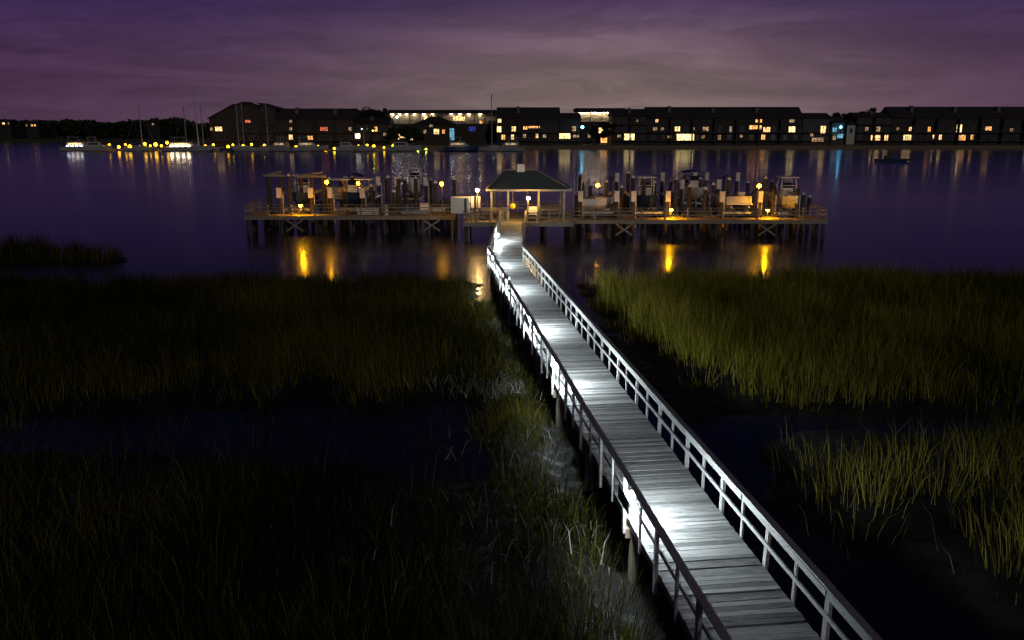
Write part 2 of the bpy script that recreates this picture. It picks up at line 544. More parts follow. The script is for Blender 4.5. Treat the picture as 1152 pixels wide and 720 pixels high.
def blades(base, height, lean, azim, width, tone):
    """bent tapering blades: five corners each, one quad and one triangle"""
    n = len(base)
    fa = rng.random(n) * PI
    wx, wy = np.cos(fa) * width, np.sin(fa) * width
    dx, dy = np.cos(azim), np.sin(azim)
    h1 = height * 0.55
    o1 = lean * height * 0.35
    o2 = lean * height * 1.05
    z0 = base[:, 2]
    V = np.empty((n, 5, 3))
    V[:, 0] = np.stack([base[:, 0] - wx, base[:, 1] - wy, z0], 1)
    V[:, 1] = np.stack([base[:, 0] + wx, base[:, 1] + wy, z0], 1)
    mxp, myp = base[:, 0] + dx * o1, base[:, 1] + dy * o1
    V[:, 2] = np.stack([mxp + wx * 0.7, myp + wy * 0.7, z0 + h1], 1)
    V[:, 3] = np.stack([mxp - wx * 0.7, myp - wy * 0.7, z0 + h1], 1)
    V[:, 4] = np.stack([base[:, 0] + dx * o2, base[:, 1] + dy * o2, z0 + height * np.sqrt(np.clip(1 - (lean * 0.9) ** 2, 0.15, 1))], 1)
    i = np.arange(n)[:, None] * 5
    F4 = i + np.array([[0, 1, 2, 3]])
    F3 = i + np.array([[3, 2, 4]])
    return V.reshape(-1, 3), F4, F3, np.repeat(tone, 5)


def scatter(poly, density):
    poly = np.asarray(poly)
    lo, hi = poly.min(0), poly.max(0)
    n = int((hi - lo).prod() * density)
    Q = lo + rng.random((n, 2)) * (hi - lo)
    return Q


def in_view(Q):
    yy = Q[:, 1] * ct + (HC - 0.8) * st
    px = 576 + 940 * Q[:, 0] / yy
    return (px > -90) & (px < 1242)


def grass_patch(key, density, hmean, hvar, leanmu, azim0, azvar, width, patchy, edge, seed, sparse_edge=1.5, fan=(0.11, 0.19)):
    # tussocks: each a fan of blades leaning away from its own middle
    per = 22
    Cc = scatter(np.asarray(GRASS[key]) , density / per)
    Cc = Cc[in_view(Cc)]
    clump = vnoise(Cc, 0.45, seed) * 0.6 + vnoise(Cc, 1.4, seed + 1) * 0.4
    dc = sdf(Cc, GRASS[key]) + (vnoise(Cc, 0.55, 3) - 0.5) * 1.3
    keep = (dc < edge) & (rng.random(len(Cc)) < np.clip((edge - dc) / (sparse_edge * 1.8), 0.05, 1)) & (clump + rng.random(len(Cc)) * 0.35 - 0.1 > patchy)
    Cc, clump, dc = Cc[keep], clump[keep], dc[keep]
    ch_ = 0.6 + 0.75 * rng.random(len(Cc))
    ct_ = 0.22 * rng.standard_normal(len(Cc))
    k = np.repeat(np.arange(len(Cc)), per)
    off = rng.standard_normal((len(k), 2)) * (fan[0] + fan[1] * rng.random(len(Cc)))[k][:, None]
    Q = Cc[k] + off
    clump, d, ch_, ct_ = clump[k], dc[k], ch_[k], ct_[k]
    n = len(Q)
    z = land_height(Q)
    hgt = ch_ * hmean * (0.72 + 0.5 * clump) * (1 + hvar * rng.standard_normal(n) * 0.5)
    hgt = np.clip(hgt, 0.25, 2.2) * np.clip(0.55 + (edge - d) / (2.0 + edge), 0.55, 1)
    az = azim0 + azvar * rng.standard_normal(n) + (vnoise(Q, 0.3, seed + 4) - 0.5) * 1.6
    oa = np.arctan2(off[:, 1], off[:, 0])
    wgt = np.clip(np.hypot(off[:, 0], off[:, 1]) / 0.3, 0, 0.75)
    az = np.arctan2(np.sin(az) * (1 - wgt) + np.sin(oa) * wgt, np.cos(az) * (1 - wgt) + np.cos(oa) * wgt)
    lean = np.clip(np.abs(leanmu + 0.16 * rng.standard_normal(n)), 0.02, 0.9)
    tone = np.clip(0.47 + ct_ + (0.36 * np.clip((Q[:, 0] + 17) / 14, 0, 1) - 0.22 * np.clip((-12 - Q[:, 0]) / 12, 0, 1) if key == 'left' else 0) + 0.30 * rng.standard_normal(n) + (vnoise(Q, 0.25, seed + 5) - 0.5) * 0.8 - (0.34 * np.clip((Q[:, 0] - 14) / 18, 0, 1) - 0.14 * np.clip((11 - Q[:, 0]) / 4, 0, 1) if key == 'right' else 0), 0, 1)  # blade colour brighter near the walk, darker farther off: lamp falloff put into tone
    return blades(np.column_stack([Q, np.maximum(z, -0.1) - 0.05]), hgt, lean, az, width * (0.7 + 0.6 * rng.random(n)), tone)


def grass_obj(name, parts, mat, label):
    Vs, F4s, F3s, Ts, o = [], [], [], [], 0
    for V, F4, F3, T in parts:
        Vs.append(V); F4s.append(F4 + o); F3s.append(F3 + o); Ts.append(T); o += len(V)
    ob = np_mesh(name, np.concatenate(Vs), np.concatenate(F4s), np.concatenate(F3s), mat, False, np.concatenate(Ts))
    return tag(ob, label, 'grass', None, 'stuff')


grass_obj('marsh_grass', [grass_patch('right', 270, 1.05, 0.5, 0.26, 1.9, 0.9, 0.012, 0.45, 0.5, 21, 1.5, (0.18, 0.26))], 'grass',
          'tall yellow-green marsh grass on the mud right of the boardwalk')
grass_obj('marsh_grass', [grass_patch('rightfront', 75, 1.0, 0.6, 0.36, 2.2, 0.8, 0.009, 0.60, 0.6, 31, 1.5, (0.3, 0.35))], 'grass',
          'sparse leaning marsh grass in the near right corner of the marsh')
grass_obj('marsh_grass', [grass_patch('left', 220, 0.95, 0.5, 0.28, 2.4, 0.9, 0.012, 0.47, 0.5, 41, 1.5, (0.18, 0.26))], 'shadegrass',
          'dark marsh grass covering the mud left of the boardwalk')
grass_obj('marsh_grass', [grass_patch('leftfront', 105, 0.95, 0.6, 0.40, 2.7, 0.7, 0.009, 0.44, 0.6, 51, 1.5, (0.35, 0.35))], 'shadegrass',
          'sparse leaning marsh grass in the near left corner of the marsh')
grass_obj('marsh_grass', [grass_patch('island', 110, 1.15, 0.5, 0.2, 2.0, 0.9, 0.014, 0.18, 0.8, 61, 0.6)], 'shadegrass',
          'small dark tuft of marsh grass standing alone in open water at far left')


grass_obj('marsh_grass', [grass_patch('bank', 190, 0.65, 0.6, 0.4, 2.6, 1.2, 0.010, 0.30, 0.5, 71, 0.6, (0.2, 0.25))], 'shadegrass',
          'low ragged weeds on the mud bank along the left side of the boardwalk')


grass_obj('marsh_grass', [grass_patch('creek', 16, 0.8, 0.6, 0.35, 2.5, 0.9, 0.009, 0.42, 0.3, 81, 1.0, (0.3, 0.5))], 'shadegrass',
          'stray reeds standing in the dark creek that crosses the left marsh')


# flattened pale dead stems on the mud beside the boardwalk
def wrack(spots):
    Q = np.concatenate([np.column_stack([rng.normal(x, sx, n), rng.normal(y, sy, n)]) for x, y, sx, sy, n in spots])
    n = len(Q)
    z = np.maximum(land_height(Q), 0.0) + 0.02 + rng.random(n) * 0.25
    return blades(np.column_stack([Q, z]), 0.35 + 0.5 * rng.random(n), np.clip(0.8 + 0.1 * rng.standard_normal(n), 0.5, 1.0), rng.random(n) * 2 * PI,
                  0.010 * (0.6 + rng.random(n)), rng.random(n))


V, F4, F3, T = wrack([(-0.3, 29.3, 0.5, 0.35, 170), (-1.6, 30.2, 0.9, 0.4, 120), (-2.6, 39.5, 0.7, 0.6, 80), (0.1, 24.3, 1.0, 0.6, 70), (-0.2, 20.3, 1.4, 0.8, 30),
                      (0.6, 18.6, 1.2, 0.8, 30), (1.7, 16.6, 0.4, 0.7, 14), (-1.5, 17.2, 1.5, 0.8, 40)])
tag(np_mesh('reed_wrack', V, F4, F3, 'straw', False, T), 'pale dead reed stems lying flat on the mud left of the boardwalk', 'reeds', None, 'stuff')


# ------------------------------------------------------------------ boardwalk
def boardwalk(length, wide, phase, label, loc, rz, name, right_start=0.0):
    """local x runs along the walk away from the shore, y to the left, deck top at z = 0"""
    t = thing(name, label, 'boardwalk', loc, rz)
    mb = MB()
    x = 0.0
    while x < length - 0.05:
        wd = 0.138 + random.uniform(-0.002, 0.002)
        dz = random.uniform(-0.009, 0.006)
        mb.cbox(x + wd / 2, random.uniform(-0.012, 0.012), -0.02 + dz, wd, wide, 0.04, rx=random.gauss(0, 0.0012), ry=random.gauss(0, 0.017), rz=random.gauss(0, 0.0012))
        x += wd + 0.010
    mb.build('deck', 'plank', t)
    for sgn in (-1, 0, 1):
        MB().box(0, length, sgn * (wide / 2 - 0.09) - 0.03, sgn * (wide / 2 - 0.09) + 0.03, -0.30, -0.049).build('stringer', 'stringer', t)
    # pilings in pairs with a cross cap every second post
    k = 0
    pil = None; cap_o = None
    xx = phase
    while xx < length:
        for sgn in (-1, 1):
            loc2 = (xx, sgn * (wide / 2 - 0.20), 0)
            if pil is None:
                pil = MB().cyl((0, 0, -3.0), (0, 0, -0.53), 0.13, 0.12, 12).build('piling', 'palepile', t)
                pil.location = loc2
            else:
                copy_part(pil, loc2, t)
        if cap_o is None:
            cap_o = MB().box(-0.08, 0.08, -wide / 2 - 0.03, wide / 2 + 0.03, -0.53, -0.302).build('cross_cap', 'stringer', t)
            cap_o.location = (xx, 0, 0)
        else:
            copy_part(cap_o, (xx, 0, 0), t)
        xx += 4.888
    # railings
    for sgn in (1, -1):
        yb = sgn * (wide / 2 + 0.052)
        cuts = [0.0]
        while cuts[-1] < length - 0.01:
            cuts.append(min(length, (phase + 1.222 if cuts[-1] == 0 else cuts[-1]) + (3.666 if cuts[-1] else 0)))
        jit = [(random.uniform(-.010, .010), random.uniform(-.006, .006)) for _ in cuts]

        def run(y0, y1, z0, z1):
            """boards end to end, each a few millimetres out of line with the next"""
            mb = MB()
            for q in range(len(cuts) - 1):
                dy, dz = jit[q]
                mb.cbox((cuts[q] + cuts[q + 1]) / 2, (y0 + y1) / 2 + dy, (z0 + z1) / 2 + dz, cuts[q + 1] - cuts[q] - .006, y1 - y0, z1 - z0,
                        rz=random.gauss(0, .0022), ry=random.gauss(0, .0018))
            return mb

        rail = run(yb - 0.075, yb + 0.075, 0.965, 1.0).build('railing', 'rail', t)
        ya, yc = yb - sgn * 0.052 - 0.018, yb - sgn * 0.052 + 0.018
        run(ya, yc, 0.825, 0.952).build('top_rail', 'rail', rail)
        run(ya, yc, 0.44, 0.53).build('mid_rail', 'rail', rail)
        post = bal = None
        xx, i = phase, 0
        while xx < length:
            if i % 2 == 0:
                if post is None:
                    post = MB().box(-0.07, 0.07, -0.032, 0.032, -0.42, 0.962).build('post', 'rail', rail); post.location = (xx, yb, 0)
                else:
                    pj = copy_part(post, (xx + random.uniform(-.025, .025), yb, random.uniform(-.012, 0)), rail); pj.rotation_euler = (random.gauss(0, .006), random.gauss(0, .014), random.gauss(0, .02))
            else:
                if bal is None:
                    bal = MB().box(-0.045, 0.045, -0.02, 0.02, -0.24, 0.962).build('baluster', 'rail', rail); bal.location = (xx, yb - sgn * 0.01, 0)
                else:
                    bj = copy_part(bal, (xx + random.uniform(-.04, .04), yb - sgn * 0.01, random.uniform(-.015, 0)), rail); bj.rotation_euler = (random.gauss(0, .006), random.gauss(0, .018), random.gauss(0, .03))
            xx += 1.222; i += 1
    return t


AZ = math.atan2(-0.1175, 1.0)
ux, uy = math.sin(AZ), math.cos(AZ)
S0 = (4.15 + 0.1175 * 6.0, 6.6)               # start of the centre line, below the picture
LEN1 = (51.2 - 6.6) / uy
WID = 2.13
# posts stand at Y = 12.48 + 2.444 k on the right hand edge
ph = ((12.48 - 6.6 - 0.13) / uy) % 2.444
boardwalk(LEN1, WID, ph, 'long grey plank boardwalk with timber rails running out over the marsh', (S0[0], S0[1], DZ), PI / 2 - AZ, 'boardwalk')
K = (S0[0] + ux * LEN1, S0[1] + uy * LEN1)
END = (0.10, 71.6)
L2 = math.hypot(END[0] - K[0], END[1] - K[1])
A2 = math.atan2(END[0] - K[0], END[1] - K[1])
boardwalk(L2 - 0.02, WID - 0.1, 0.5, 'short last stretch of plank boardwalk leading up to the pavilion gate', (K[0], K[1] + 0.02, DZ), PI / 2 - A2, 'boardwalk')

# lamps fixed on the inner face of the left railing
lamp = thing('rail_lamp', 'x', 'lamp')
MB().box(-0.03, 0.03, -0.012, 0.012, 0.061, 0.16).box(-0.42, 0.42, -0.016, 0.010, -0.26, 0.06).build('spill_shield', 'darkmetal', lamp)  # wide lower plate added to keep lamp spill off the left marsh
MB().bar((0, -0.012, 0.10), (0, -0.13, 0.10), 0.025, 0.025).build('bracket', 'darkmetal', lamp)
MB().cyl((0, -0.15, 0.126), (0, -0.15, 0.262), 0.018, 0.018, 8).build('hanger', 'darkmetal', lamp)
MB().cyl((0, -0.15, 0.10), (0, -0.15, 0.125), 0.07, 0.03, 12).build('lamp_shade', 'darkmetal', lamp)
MB().ball((0, -0.15, -0.02), 0.115, 10, 7).build('bulb', 'cool_bulb', lamp)
used = []


def on_walk(s, off, z):
    return (S0[0] + ux * s - uy * off * 1.0, S0[1] + uy * s + ux * off, DZ + z)


# each lamp hangs mid-bay between two uprights
LAMP_Y = []
for tgt in (16.4, 26.2, 34.2, 42.4, 49.3):
    k_ = round(((tgt - 0.1 - S0[1]) / uy - ph - 0.80) / 1.222)
    LAMP_Y.append(S0[1] + uy * (ph + 0.80 + 1.222 * k_))
lamp_names = ['glaring white lamp on the left railing, nearest to the shore', 'glaring white lamp on the left railing, second from the shore',
              'white lamp low on the left railing, third from the shore', 'white lamp low on the left railing, fourth from the shore',
              'white lamp on the left railing just before the bend of the boardwalk']
for nm, yy in zip(lamp_names, LAMP_Y):
    s = (yy - S0[1]) / uy
    p = on_walk(s, WID / 2 + (0.20 if yy < 30 else 0.0), 0.70 if yy < 30 else 0.60)
    place(lamp, used, p, PI / 2 - AZ, nm, 'white lamps along the boardwalk railing')
s = 60.1
ll = (K[0] + math.sin(A2) * (s - K[1]) - math.cos(A2) * (WID / 2 - 0.03), s, DZ + 0.50)
place(lamp, used, ll, PI / 2 - A2, 'glaring white lamp beyond the bend, nearest to the pavilion', 'white lamps along the boardwalk railing')

# ------------------------------------------------------------------ pier head: pavilion
PY = 72.0                                     # near edge of the pier head
PX0, PX1 = gx(525, 74, DZ), gx(641, 74, DZ)
pv = thing('pavilion', 'open pier pavilion with dark green hipped roof and small white cupola', 'pavilion', (0, 0, 0))
plat = MB()
y = PY - 0.2
while y < PY + 8.2:
    plat.box(PX0 - 0.2, PX1 + 0.2, y, y + 0.138, DZ - 0.045, DZ - 0.004 + random.uniform(-.004, .004))
    y += 0.146
plat.build('platform', 'dockwood', pv)
MB().box(PX0 - 0.2, PX1 + 0.2, PY - 0.26, PY - 0.205, DZ - 0.36, DZ + 0.0).build('fascia', 'dockwood', pv)
for x in np.linspace(PX0, PX1, 5):
    for yy in (PY + 0.2, PY + 4.0, PY + 7.6):
        MB().cyl((x, yy, -1.5), (x, yy, DZ - 0.05), 0.15, 0.14, 10).build('piling', 'pile', pv)
ex0, ex1 = gx(547, 72.8, 4.4), gx(643, 72.8, 4.4)
EY0, EY1, EZ = 72.6, 79.4, zat(213, 72.6)
rx0, rx1 = gx(567.5, 76, 5.9), gx(603.5, 76, 5.9)
RZ = zat(191.5, 76)
ry = 76.0
rv = [(ex0, EY0, EZ), (ex1, EY0, EZ), (ex1, EY1, EZ), (ex0, EY1, EZ), (rx0, ry, RZ), (rx1, ry, RZ)]
rv2 = [(a, b_, c - 0.10) for a, b_, c in rv]
MB().add(rv + rv2, [(0, 1, 5, 4), (1, 2, 5), (2, 3, 4, 5), (3, 0, 4), (6, 10, 11, 7), (7, 11, 8), (8, 11, 10, 9), (9, 10, 6),
                    (0, 6, 7, 1), (1, 7, 8, 2), (2, 8, 9, 3), (3, 9, 6, 0)]).build('roof', 'roofgreen', pv)
fa = MB()
for a, b_ in ((rv[0], rv[1]), (rv[1], rv[2]), (rv[2], rv[3]), (rv[3], rv[0])):
    fa.bar((a[0], a[1], EZ - 0.085), (b_[0], b_[1], EZ - 0.085), 0.05, 0.16)
fa.build('eave_board', 'rail', pv)
hc = MB()
for c in (0, 1): hc.bar((rv[c][0], rv[c][1], EZ + 0.02), (rv[4 + c][0], rv[4 + c][1], RZ + 0.03), 0.10, 0.05)
hc.bar((rv[4][0], ry, RZ + 0.03), (rv[5][0], ry, RZ + 0.03), 0.12, 0.05)
hc.build('ridge_cap', 'rail', pv)
ccx = gx(586, 76, 6.2)
cup = MB().box(ccx - 0.33, ccx + 0.33, ry - 0.33, ry + 0.33, RZ - 0.2, RZ + 0.55).build('cupola', 'whitepaint', pv)
lv = MB()
for k in range(6): lv.cbox(ccx, ry - 0.345, RZ + 0.08 + k * 0.075, 0.5, 0.03, 0.05, rx=0.5)
lv.build('louvre', 'boxpaint', cup)
MB().add([(ccx - .4, ry - .4, RZ + .56), (ccx + .4, ry - .4, RZ + .56), (ccx + .4, ry + .4, RZ + .56), (ccx - .4, ry + .4, RZ + .56), (ccx, ry, RZ + .80)],
         [(0, 1, 4), (1, 2, 4), (2, 3, 4), (3, 0, 4), (3, 2, 1, 0)]).build('cupola_roof', 'trim', cup)
MB().cyl((ccx, ry, RZ + .79), (ccx, ry, RZ + 1.25), 0.02, 0.01, 6).build('finial', 'darkmetal', cup)
for px in (553, 571.7, 606, 634.5):
    xx = gx(px, 73.2, 3.2)
    MB().box(xx - .09, xx + .09, 73.1, 73.28, DZ, EZ - 0.17).build('post', 'rail', pv)
for xx in (ex0 + .6, (ex0 + ex1) / 2, ex1 - .6):
    MB().box(xx - .09, xx + .09, 78.7, 78.88, DZ, EZ - 0.17).build('post', 'rail', pv)
bm_ = MB()
bm_.box(ex0 + .4, ex1 - .4, 73.10, 73.28, EZ - .168, EZ - .14)
bm_.bar((ex0 + .5, 73.5, EZ - .05), (ex0 + .5, 78.5, EZ - .05), .1, .2); bm_.bar((ex1 - .5, 73.5, EZ - .05), (ex1 - .5, 78.5, EZ - .05), .1, .2)
bm_.build('roof_beam', 'dockwood', pv)


def pier_rail(parent, p, q, n, h=1.05, mat='dockwood', z=DZ):
    p = Vector((p[0], p[1], z)); q = Vector((q[0], q[1], z))
    up = Vector((0, 0, 1))
    r = MB().bar(p + up * (h - .02), q + up * (h - .02), 0.15, 0.04).build('railing', mat, parent)
    MB().bar(p + up * (h * .72), q + up * (h * .72), 0.035, 0.10).build('mid_rail', mat, r)
    MB().bar(p + up * (h * .38), q + up * (h * .38), 0.035, 0.10).build('mid_rail', mat, r)
    pr = None
    for k in range(n + 1):
        c = p.lerp(q, k / n)
        if pr is None:
            pr = MB().box(-.05, .05, -.05, .05, -0.25, h - .042).build('post', mat, r); pr.location = c
        else:
            copy_part(pr, c, r)
    return r


pier_rail(pv, (PX0 - .1, PY - .1), (gx(566, 72, DZ), PY - .1), 3)
pier_rail(pv, (gx(593.5, 72, DZ), PY - .1), (PX1 - .1, PY - .1), 4)
pier_rail(pv, (PX0 + .2, PY + 7.9), (PX1 - .2, PY + 7.9), 6)
# seats and counters inside
MB().box(gx(541, 75, 2.6), gx(573, 75, 2.6), 75.0, 75.5, 2.55, 2.62).build('bench_back', 'palepile', pv)


def bench(x, y, wd, label, rz=0.0):
    t = thing('bench', label, 'bench', (x, y, DZ), rz, 'timber benches in the pavilion')
    s = MB()
    for k in range(4): s.box(-wd / 2, wd / 2, -.22 + k * .12, -.12 + k * .12, .42, .46)
    s.build('seat', 'palepile', t)
    bk = MB()
    for k in range(3): bk.box(-wd / 2, wd / 2, .27, .31, .55 + k * .14, .66 + k * .14)
    bk.build('backrest', 'palepile', t)
    for xx in (-wd / 2 + .15, wd / 2 - .15):
        MB().box(xx - .04, xx + .04, -.2, .32, 0, .418).build('leg', 'palepile', t)
    return t


bench(gx(557, 75.0, 2.2), 74.6, 2.3, 'pale timber bench under the left half of the pavilion roof')
bench(gx(619, 76.5, 2.2), 76.5, 2.6, 'pale timber bench under the right half of the pavilion roof')
# picnic table
pt = thing('picnic_table', 'timber picnic table with attached seats, in the middle under the pavilion roof', 'picnic table', (gx(600, 75.6, 2.2), 75.4, DZ))
s_ = MB()
for k in range(5): s_.box(-.9, .9, -.37 + k * .15, -.24 + k * .15, .71, .75)
s_.build('tabletop', 'palepile', pt)
for yy in (-.72, .72): MB().box(-.9, .9, yy - .12, yy + .12, .42, .46).build('seat', 'palepile', pt)
for xx in (-.65, .65):
    for sg in (-1, 1): MB().bar((xx, sg * .75, 0), (xx, sg * .15, .70), .09, .05).build('leg', 'palepile', pt)
    MB().box(xx - .03, xx + .03, -.80, .80, .37, .418).build('seat_beam', 'palepile', pt)
# fish cleaning table by the gate
fx = gx(599, 71.9, 2.8)
ft = thing('cleaning_table', 'small white table under the bright lamp right of the pavilion gate', 'table', (fx, 72.55, DZ))
MB().box(-.42, .42, -.28, .28, .86, .92).build('tabletop', 'whitepaint', ft)
MB().box(-.42, .42, .25, .28, .922, 1.25).build('splashback', 'whitepaint', ft)
MB().box(-.40, .40, -.26, .24, .60, .858).build('basin', 'whitepaint', ft)
for a in (-.38, .38):
    for c in (-.24, .24): MB().box(a - .03, a + .03, c - .03, c + .03, 0, .598).build('leg', 'alu', ft)
# yellow ball float hung on the pavilion post
lrx = gx(577, 72.9, 2.7)
lz = zat(232, 72.9)
M['yellow'] = surf('yellow_float', (0.85, 0.55, 0.02), 0.45, 0.1, 2)
flo = thing('mooring_float', 'round yellow mooring float hanging beside the left middle post of the pavilion', 'float', (lrx, 72.9, lz))
MB().ball((0, 0, 0), .27, 14, 9).build('ball', 'yellow', flo, True)
MB().cyl((0, 0, .26), (0, 0, EZ - .2 - lz), .015, .015, 6).build('rope', 'canvastan', flo)

# cabinet on legs, left of the pavilion
uX = gx(518, 72.6, 2.8)
uc = thing('utility_cabinet', 'large white utility cabinet raised on legs left of the pavilion', 'cabinet', (uX, 72.5, 0))
cw, z0, z1 = 0.80, zat(240, 72.3), zat(222, 72.3)
MB().box(-cw, cw, -.3, .5, z0, z1).build('body', 'whitepaint', uc)
for a, b_ in ((-cw + .05, .30), (.62, cw - .03)):
    MB().box(a, b_, -.325, -.302, z0 + .05, z1 - .05).build('door', 'whitepaint', uc)
MB().box(.36, .56, -.32, -.302, z0 + .1, z1 - .1).build('dark_gap', 'black', uc)
for a in (-.72, -.15, .72): MB().box(a - .05, a + .05, -.25, -.15, -1.2, z0 - .002).build('leg', 'dockwood', uc)
for k, (px, ww, lab) in enumerate(((531.5, .28, 'narrow pale electrical panel next to the white utility cabinet'), (538, .36, 'pale electrical panel under the amber lamp left of the pavilion'))):
    xx = gx(px, 72.6, 3)
    ep = thing('electrical_panel', lab, 'panel', (xx, 72.7, DZ), 0, 'electrical panels beside the pavilion')
    MB().box(-ww / 2, ww / 2, -.1, .1, zat(234, 72.6) - DZ, zat(221, 72.6) - DZ).build('body', 'boxpaint', ep)
    MB().box(-ww / 2 + .03, ww / 2 - .03, -.115, -.102, zat(233.4, 72.6) - DZ, zat(221.6, 72.6) - DZ).build('door', 'boxpaint', ep)
    MB().box(-.05, .05, -.05, .05, -.2, zat(234, 72.6) - DZ - .002).build('leg', 'dockwood', ep)


# ------------------------------------------------------------------ the docks either side
def dock(label, x0, x1, y0, depth, ret=None):
    t = thing('timber_dock', label, 'dock', (0, 0, 0))
    mb = MB()
    x = x0
    while x < x1:
        mb.box(x, x + .138, y0, y0 + depth, DZ - .045, DZ - .004 + random.uniform(-.004, .004)); x += .146
    mb.build('deck', 'dockwood', t)
    MB().box(x0, x1, y0 - .055, y0 - .003, DZ - .33, DZ - .02).build('fascia', 'dockwood', t)
    MB().box(x0, x1, y0 + depth + .003, y0 + depth + .055, DZ - .33, DZ - .02).build('fascia', 'dockwood', t)
    n = int((x1 - x0) / 2.9)
    pr = None
    for k in range(n + 1):
        for yy in (y0 + .2, y0 + depth - .2):
            p = (x0 + .25 + (x1 - x0 - .5) * k / n, yy, 0)
            if pr is None:
                pr = MB().cyl((0, 0, -1.5), (0, 0, DZ - .05), .17, .15, 10).build('piling', 'pile', t); pr.location = p
            else:
                copy_part(pr, p, t)
    for k in range(1, n, 4):
        xa = x0 + .25 + (x1 - x0 - .5) * k / n + .5
        c = MB(); c.bar((xa, y0 - .08, .35), (xa + 1.5, y0 - .08, 1.36), .05, .14)
        c.build('cross_brace', 'dockwood', t)
        MB().bar((xa, y0 - .14, 1.36), (xa + 1.5, y0 - .14, .35), .05, .14).build('cross_brace', 'dockwood', t)
    pier_rail(t, (x0 + .1, y0 + .12), (x1 - .1, y0 + .12), max(2, int((x1 - x0) / 2.0)))
    if ret:
        xe, yb = ret
        mb = MB(); y = y0 + depth + .06
        while y < yb:
            mb.box(xe - .75, xe + .75, y, y + .138, DZ - .045, DZ - .004); y += .146
        mb.build('return_deck', 'dockwood', t)
        sg = 1 if xe > 0 else -1
        pier_rail(t, (xe + sg * .65, y0 + .12), (xe + sg * .65, yb), int((yb - y0) / 2))
        for yy in np.arange(y0 + depth + 1, yb, 3.0):
            for a in (-.6, .6): copy_part(pr, (xe + a, yy, 0), t)
    return t


RX0, RX1 = gx(643, 73.5, DZ), gx(931, 73.5, DZ)
dock('long railed timber dock stretching right from the pavilion with boat lifts behind', RX0, RX1, 73.5, 1.9, (RX1 - .75, 84.0))
LX0, LX1 = gx(276, 77, DZ), gx(512, 77, DZ)
dock('long railed timber dock stretching left from the pavilion, one end lit amber', LX0, LX1, 76.6, 1.9, (LX0 + .75, 86.0))


def finger(label, x, y0, y1, lit=None):
    t = thing('finger_pier', label, 'pier', (x, y0, 0), 0, 'finger piers between the boat slips')
    L_ = y1 - y0
    mb = MB(); y = 0
    while y < L_:
        mb.box(-.55, .55, y, y + .138, DZ - .045, DZ - .004 + random.uniform(-.004, .004)); y += .146
    mb.build('deck', 'dockwood', t)
    for sg in (-1, 1): MB().box(sg * .55 - .025 + sg * .03, sg * .55 + .025 + sg * .03, 0, L_, DZ - .28, DZ - .02).build('stringer', 'dockwood', t)
    pr = None
    for y in np.arange(1, L_, 3.4):
        for sg in (-1, 1):
            if pr is None:
                pr = MB().cyl((0, 0, -1.5), (0, 0, DZ + .25), .14, .13, 10).build('piling', 'pile', t); pr.location = (sg * .74, y, 0)
            else:
                copy_part(pr, (sg * .74, y, 0), t)
    return t


FP = [(703, 96, 'finger pier right of the pavilion, first of the right dock'), (760, 94, 'finger pier of the right dock, second from the pavilion'),
      (800, 100, 'finger pier of the right dock, third from the pavilion'), (866, 94, 'finger pier of the right dock, farthest from the pavilion')]
for px, y1, lab in FP: finger(lab, gx(px, 76, DZ), 75.5, y1)
for px, y1, lab in [(332, 92, 'finger pier at the outer end of the left dock'), (381, 98, 'finger pier of the left dock, second from its outer end'),
                    (438, 98, 'finger pier of the left dock, third from its outer end'), (494, 94, 'finger pier of the left dock, nearest to the pavilion')]:
    finger(lab, gx(px, 79, DZ), 78.6, y1)


# ------------------------------------------------------------------ boat lifts
def lift(pxa, pxb, ya, yb, pya, label, pyt=None, box=True, bunk=2.05):
    """four piles, white motor boxes on the near pair, two top beams and a cradle"""
    zt = zat(pya, ya)
    xa, xb = gx(pxa, ya, zt), gx(pxb, ya, zt)
    cx = (xa + xb) / 2
    t = thing('boat_lift', label, 'boat lift', (cx, ya, 0), 0, 'boat lifts behind the docks')
    hw = (xb - xa) / 2
    L_ = yb - ya
    pr = None
    for x in (-hw, hw):
        for y in (0, L_):
            top = zt + (.25 if y == 0 else -.3)
            p = MB().cyl((x, y, -1.5), (x, y, top - .3), .20, .17, 12).build('piling', 'pile', t)
            MB().cyl((x, y, top - .299), (x, y, top + .02), .20, .03, 12).build('pile_cap', 'boxpaint' if y else 'black', p)
            if box and y == 0:
                b_ = MB().box(x - .22, x + .22, y - .46, y - .205, zt - .80, zt + .12).build('motor_box', 'boxpaint', t)
                MB().box(x - .25, x + .25, y - .49, y - .203, zt + .122, zt + .16).build('lid', 'boxpaint', b_)
    for x in (-hw, hw):
        MB().box(x - .07, x + .07, .25, L_ - .25, zt - .55, zt - .30).build('top_beam', 'alu', t)
    for y in (.9, L_ - .9):
        MB().box(-hw + .1, hw - .1, y - .08, y + .08, bunk - .30, bunk - .12).build('cradle_beam', 'alu', t)
    for x in (-.55, .55):
        MB().box(x - .08, x + .08, .5, L_ - .5, bunk - .118, bunk).build('bunk', 'dockwood', t)
    for x in (-hw + .12, hw - .12):
        for y in (.9, L_ - .9): MB().cyl((x, y, bunk - .15), (x, y, zt - .32), .018, .018, 5).build('cable', 'alu', t)
    # pale conduit down the pile
    for x in (-hw, hw): MB().cyl((x + .26, -.02, .6), (x + .26, -.02, zt - .5), .04, .04, 6).build('conduit', 'boxpaint', t)
    return cx, ya, hw, L_, zt


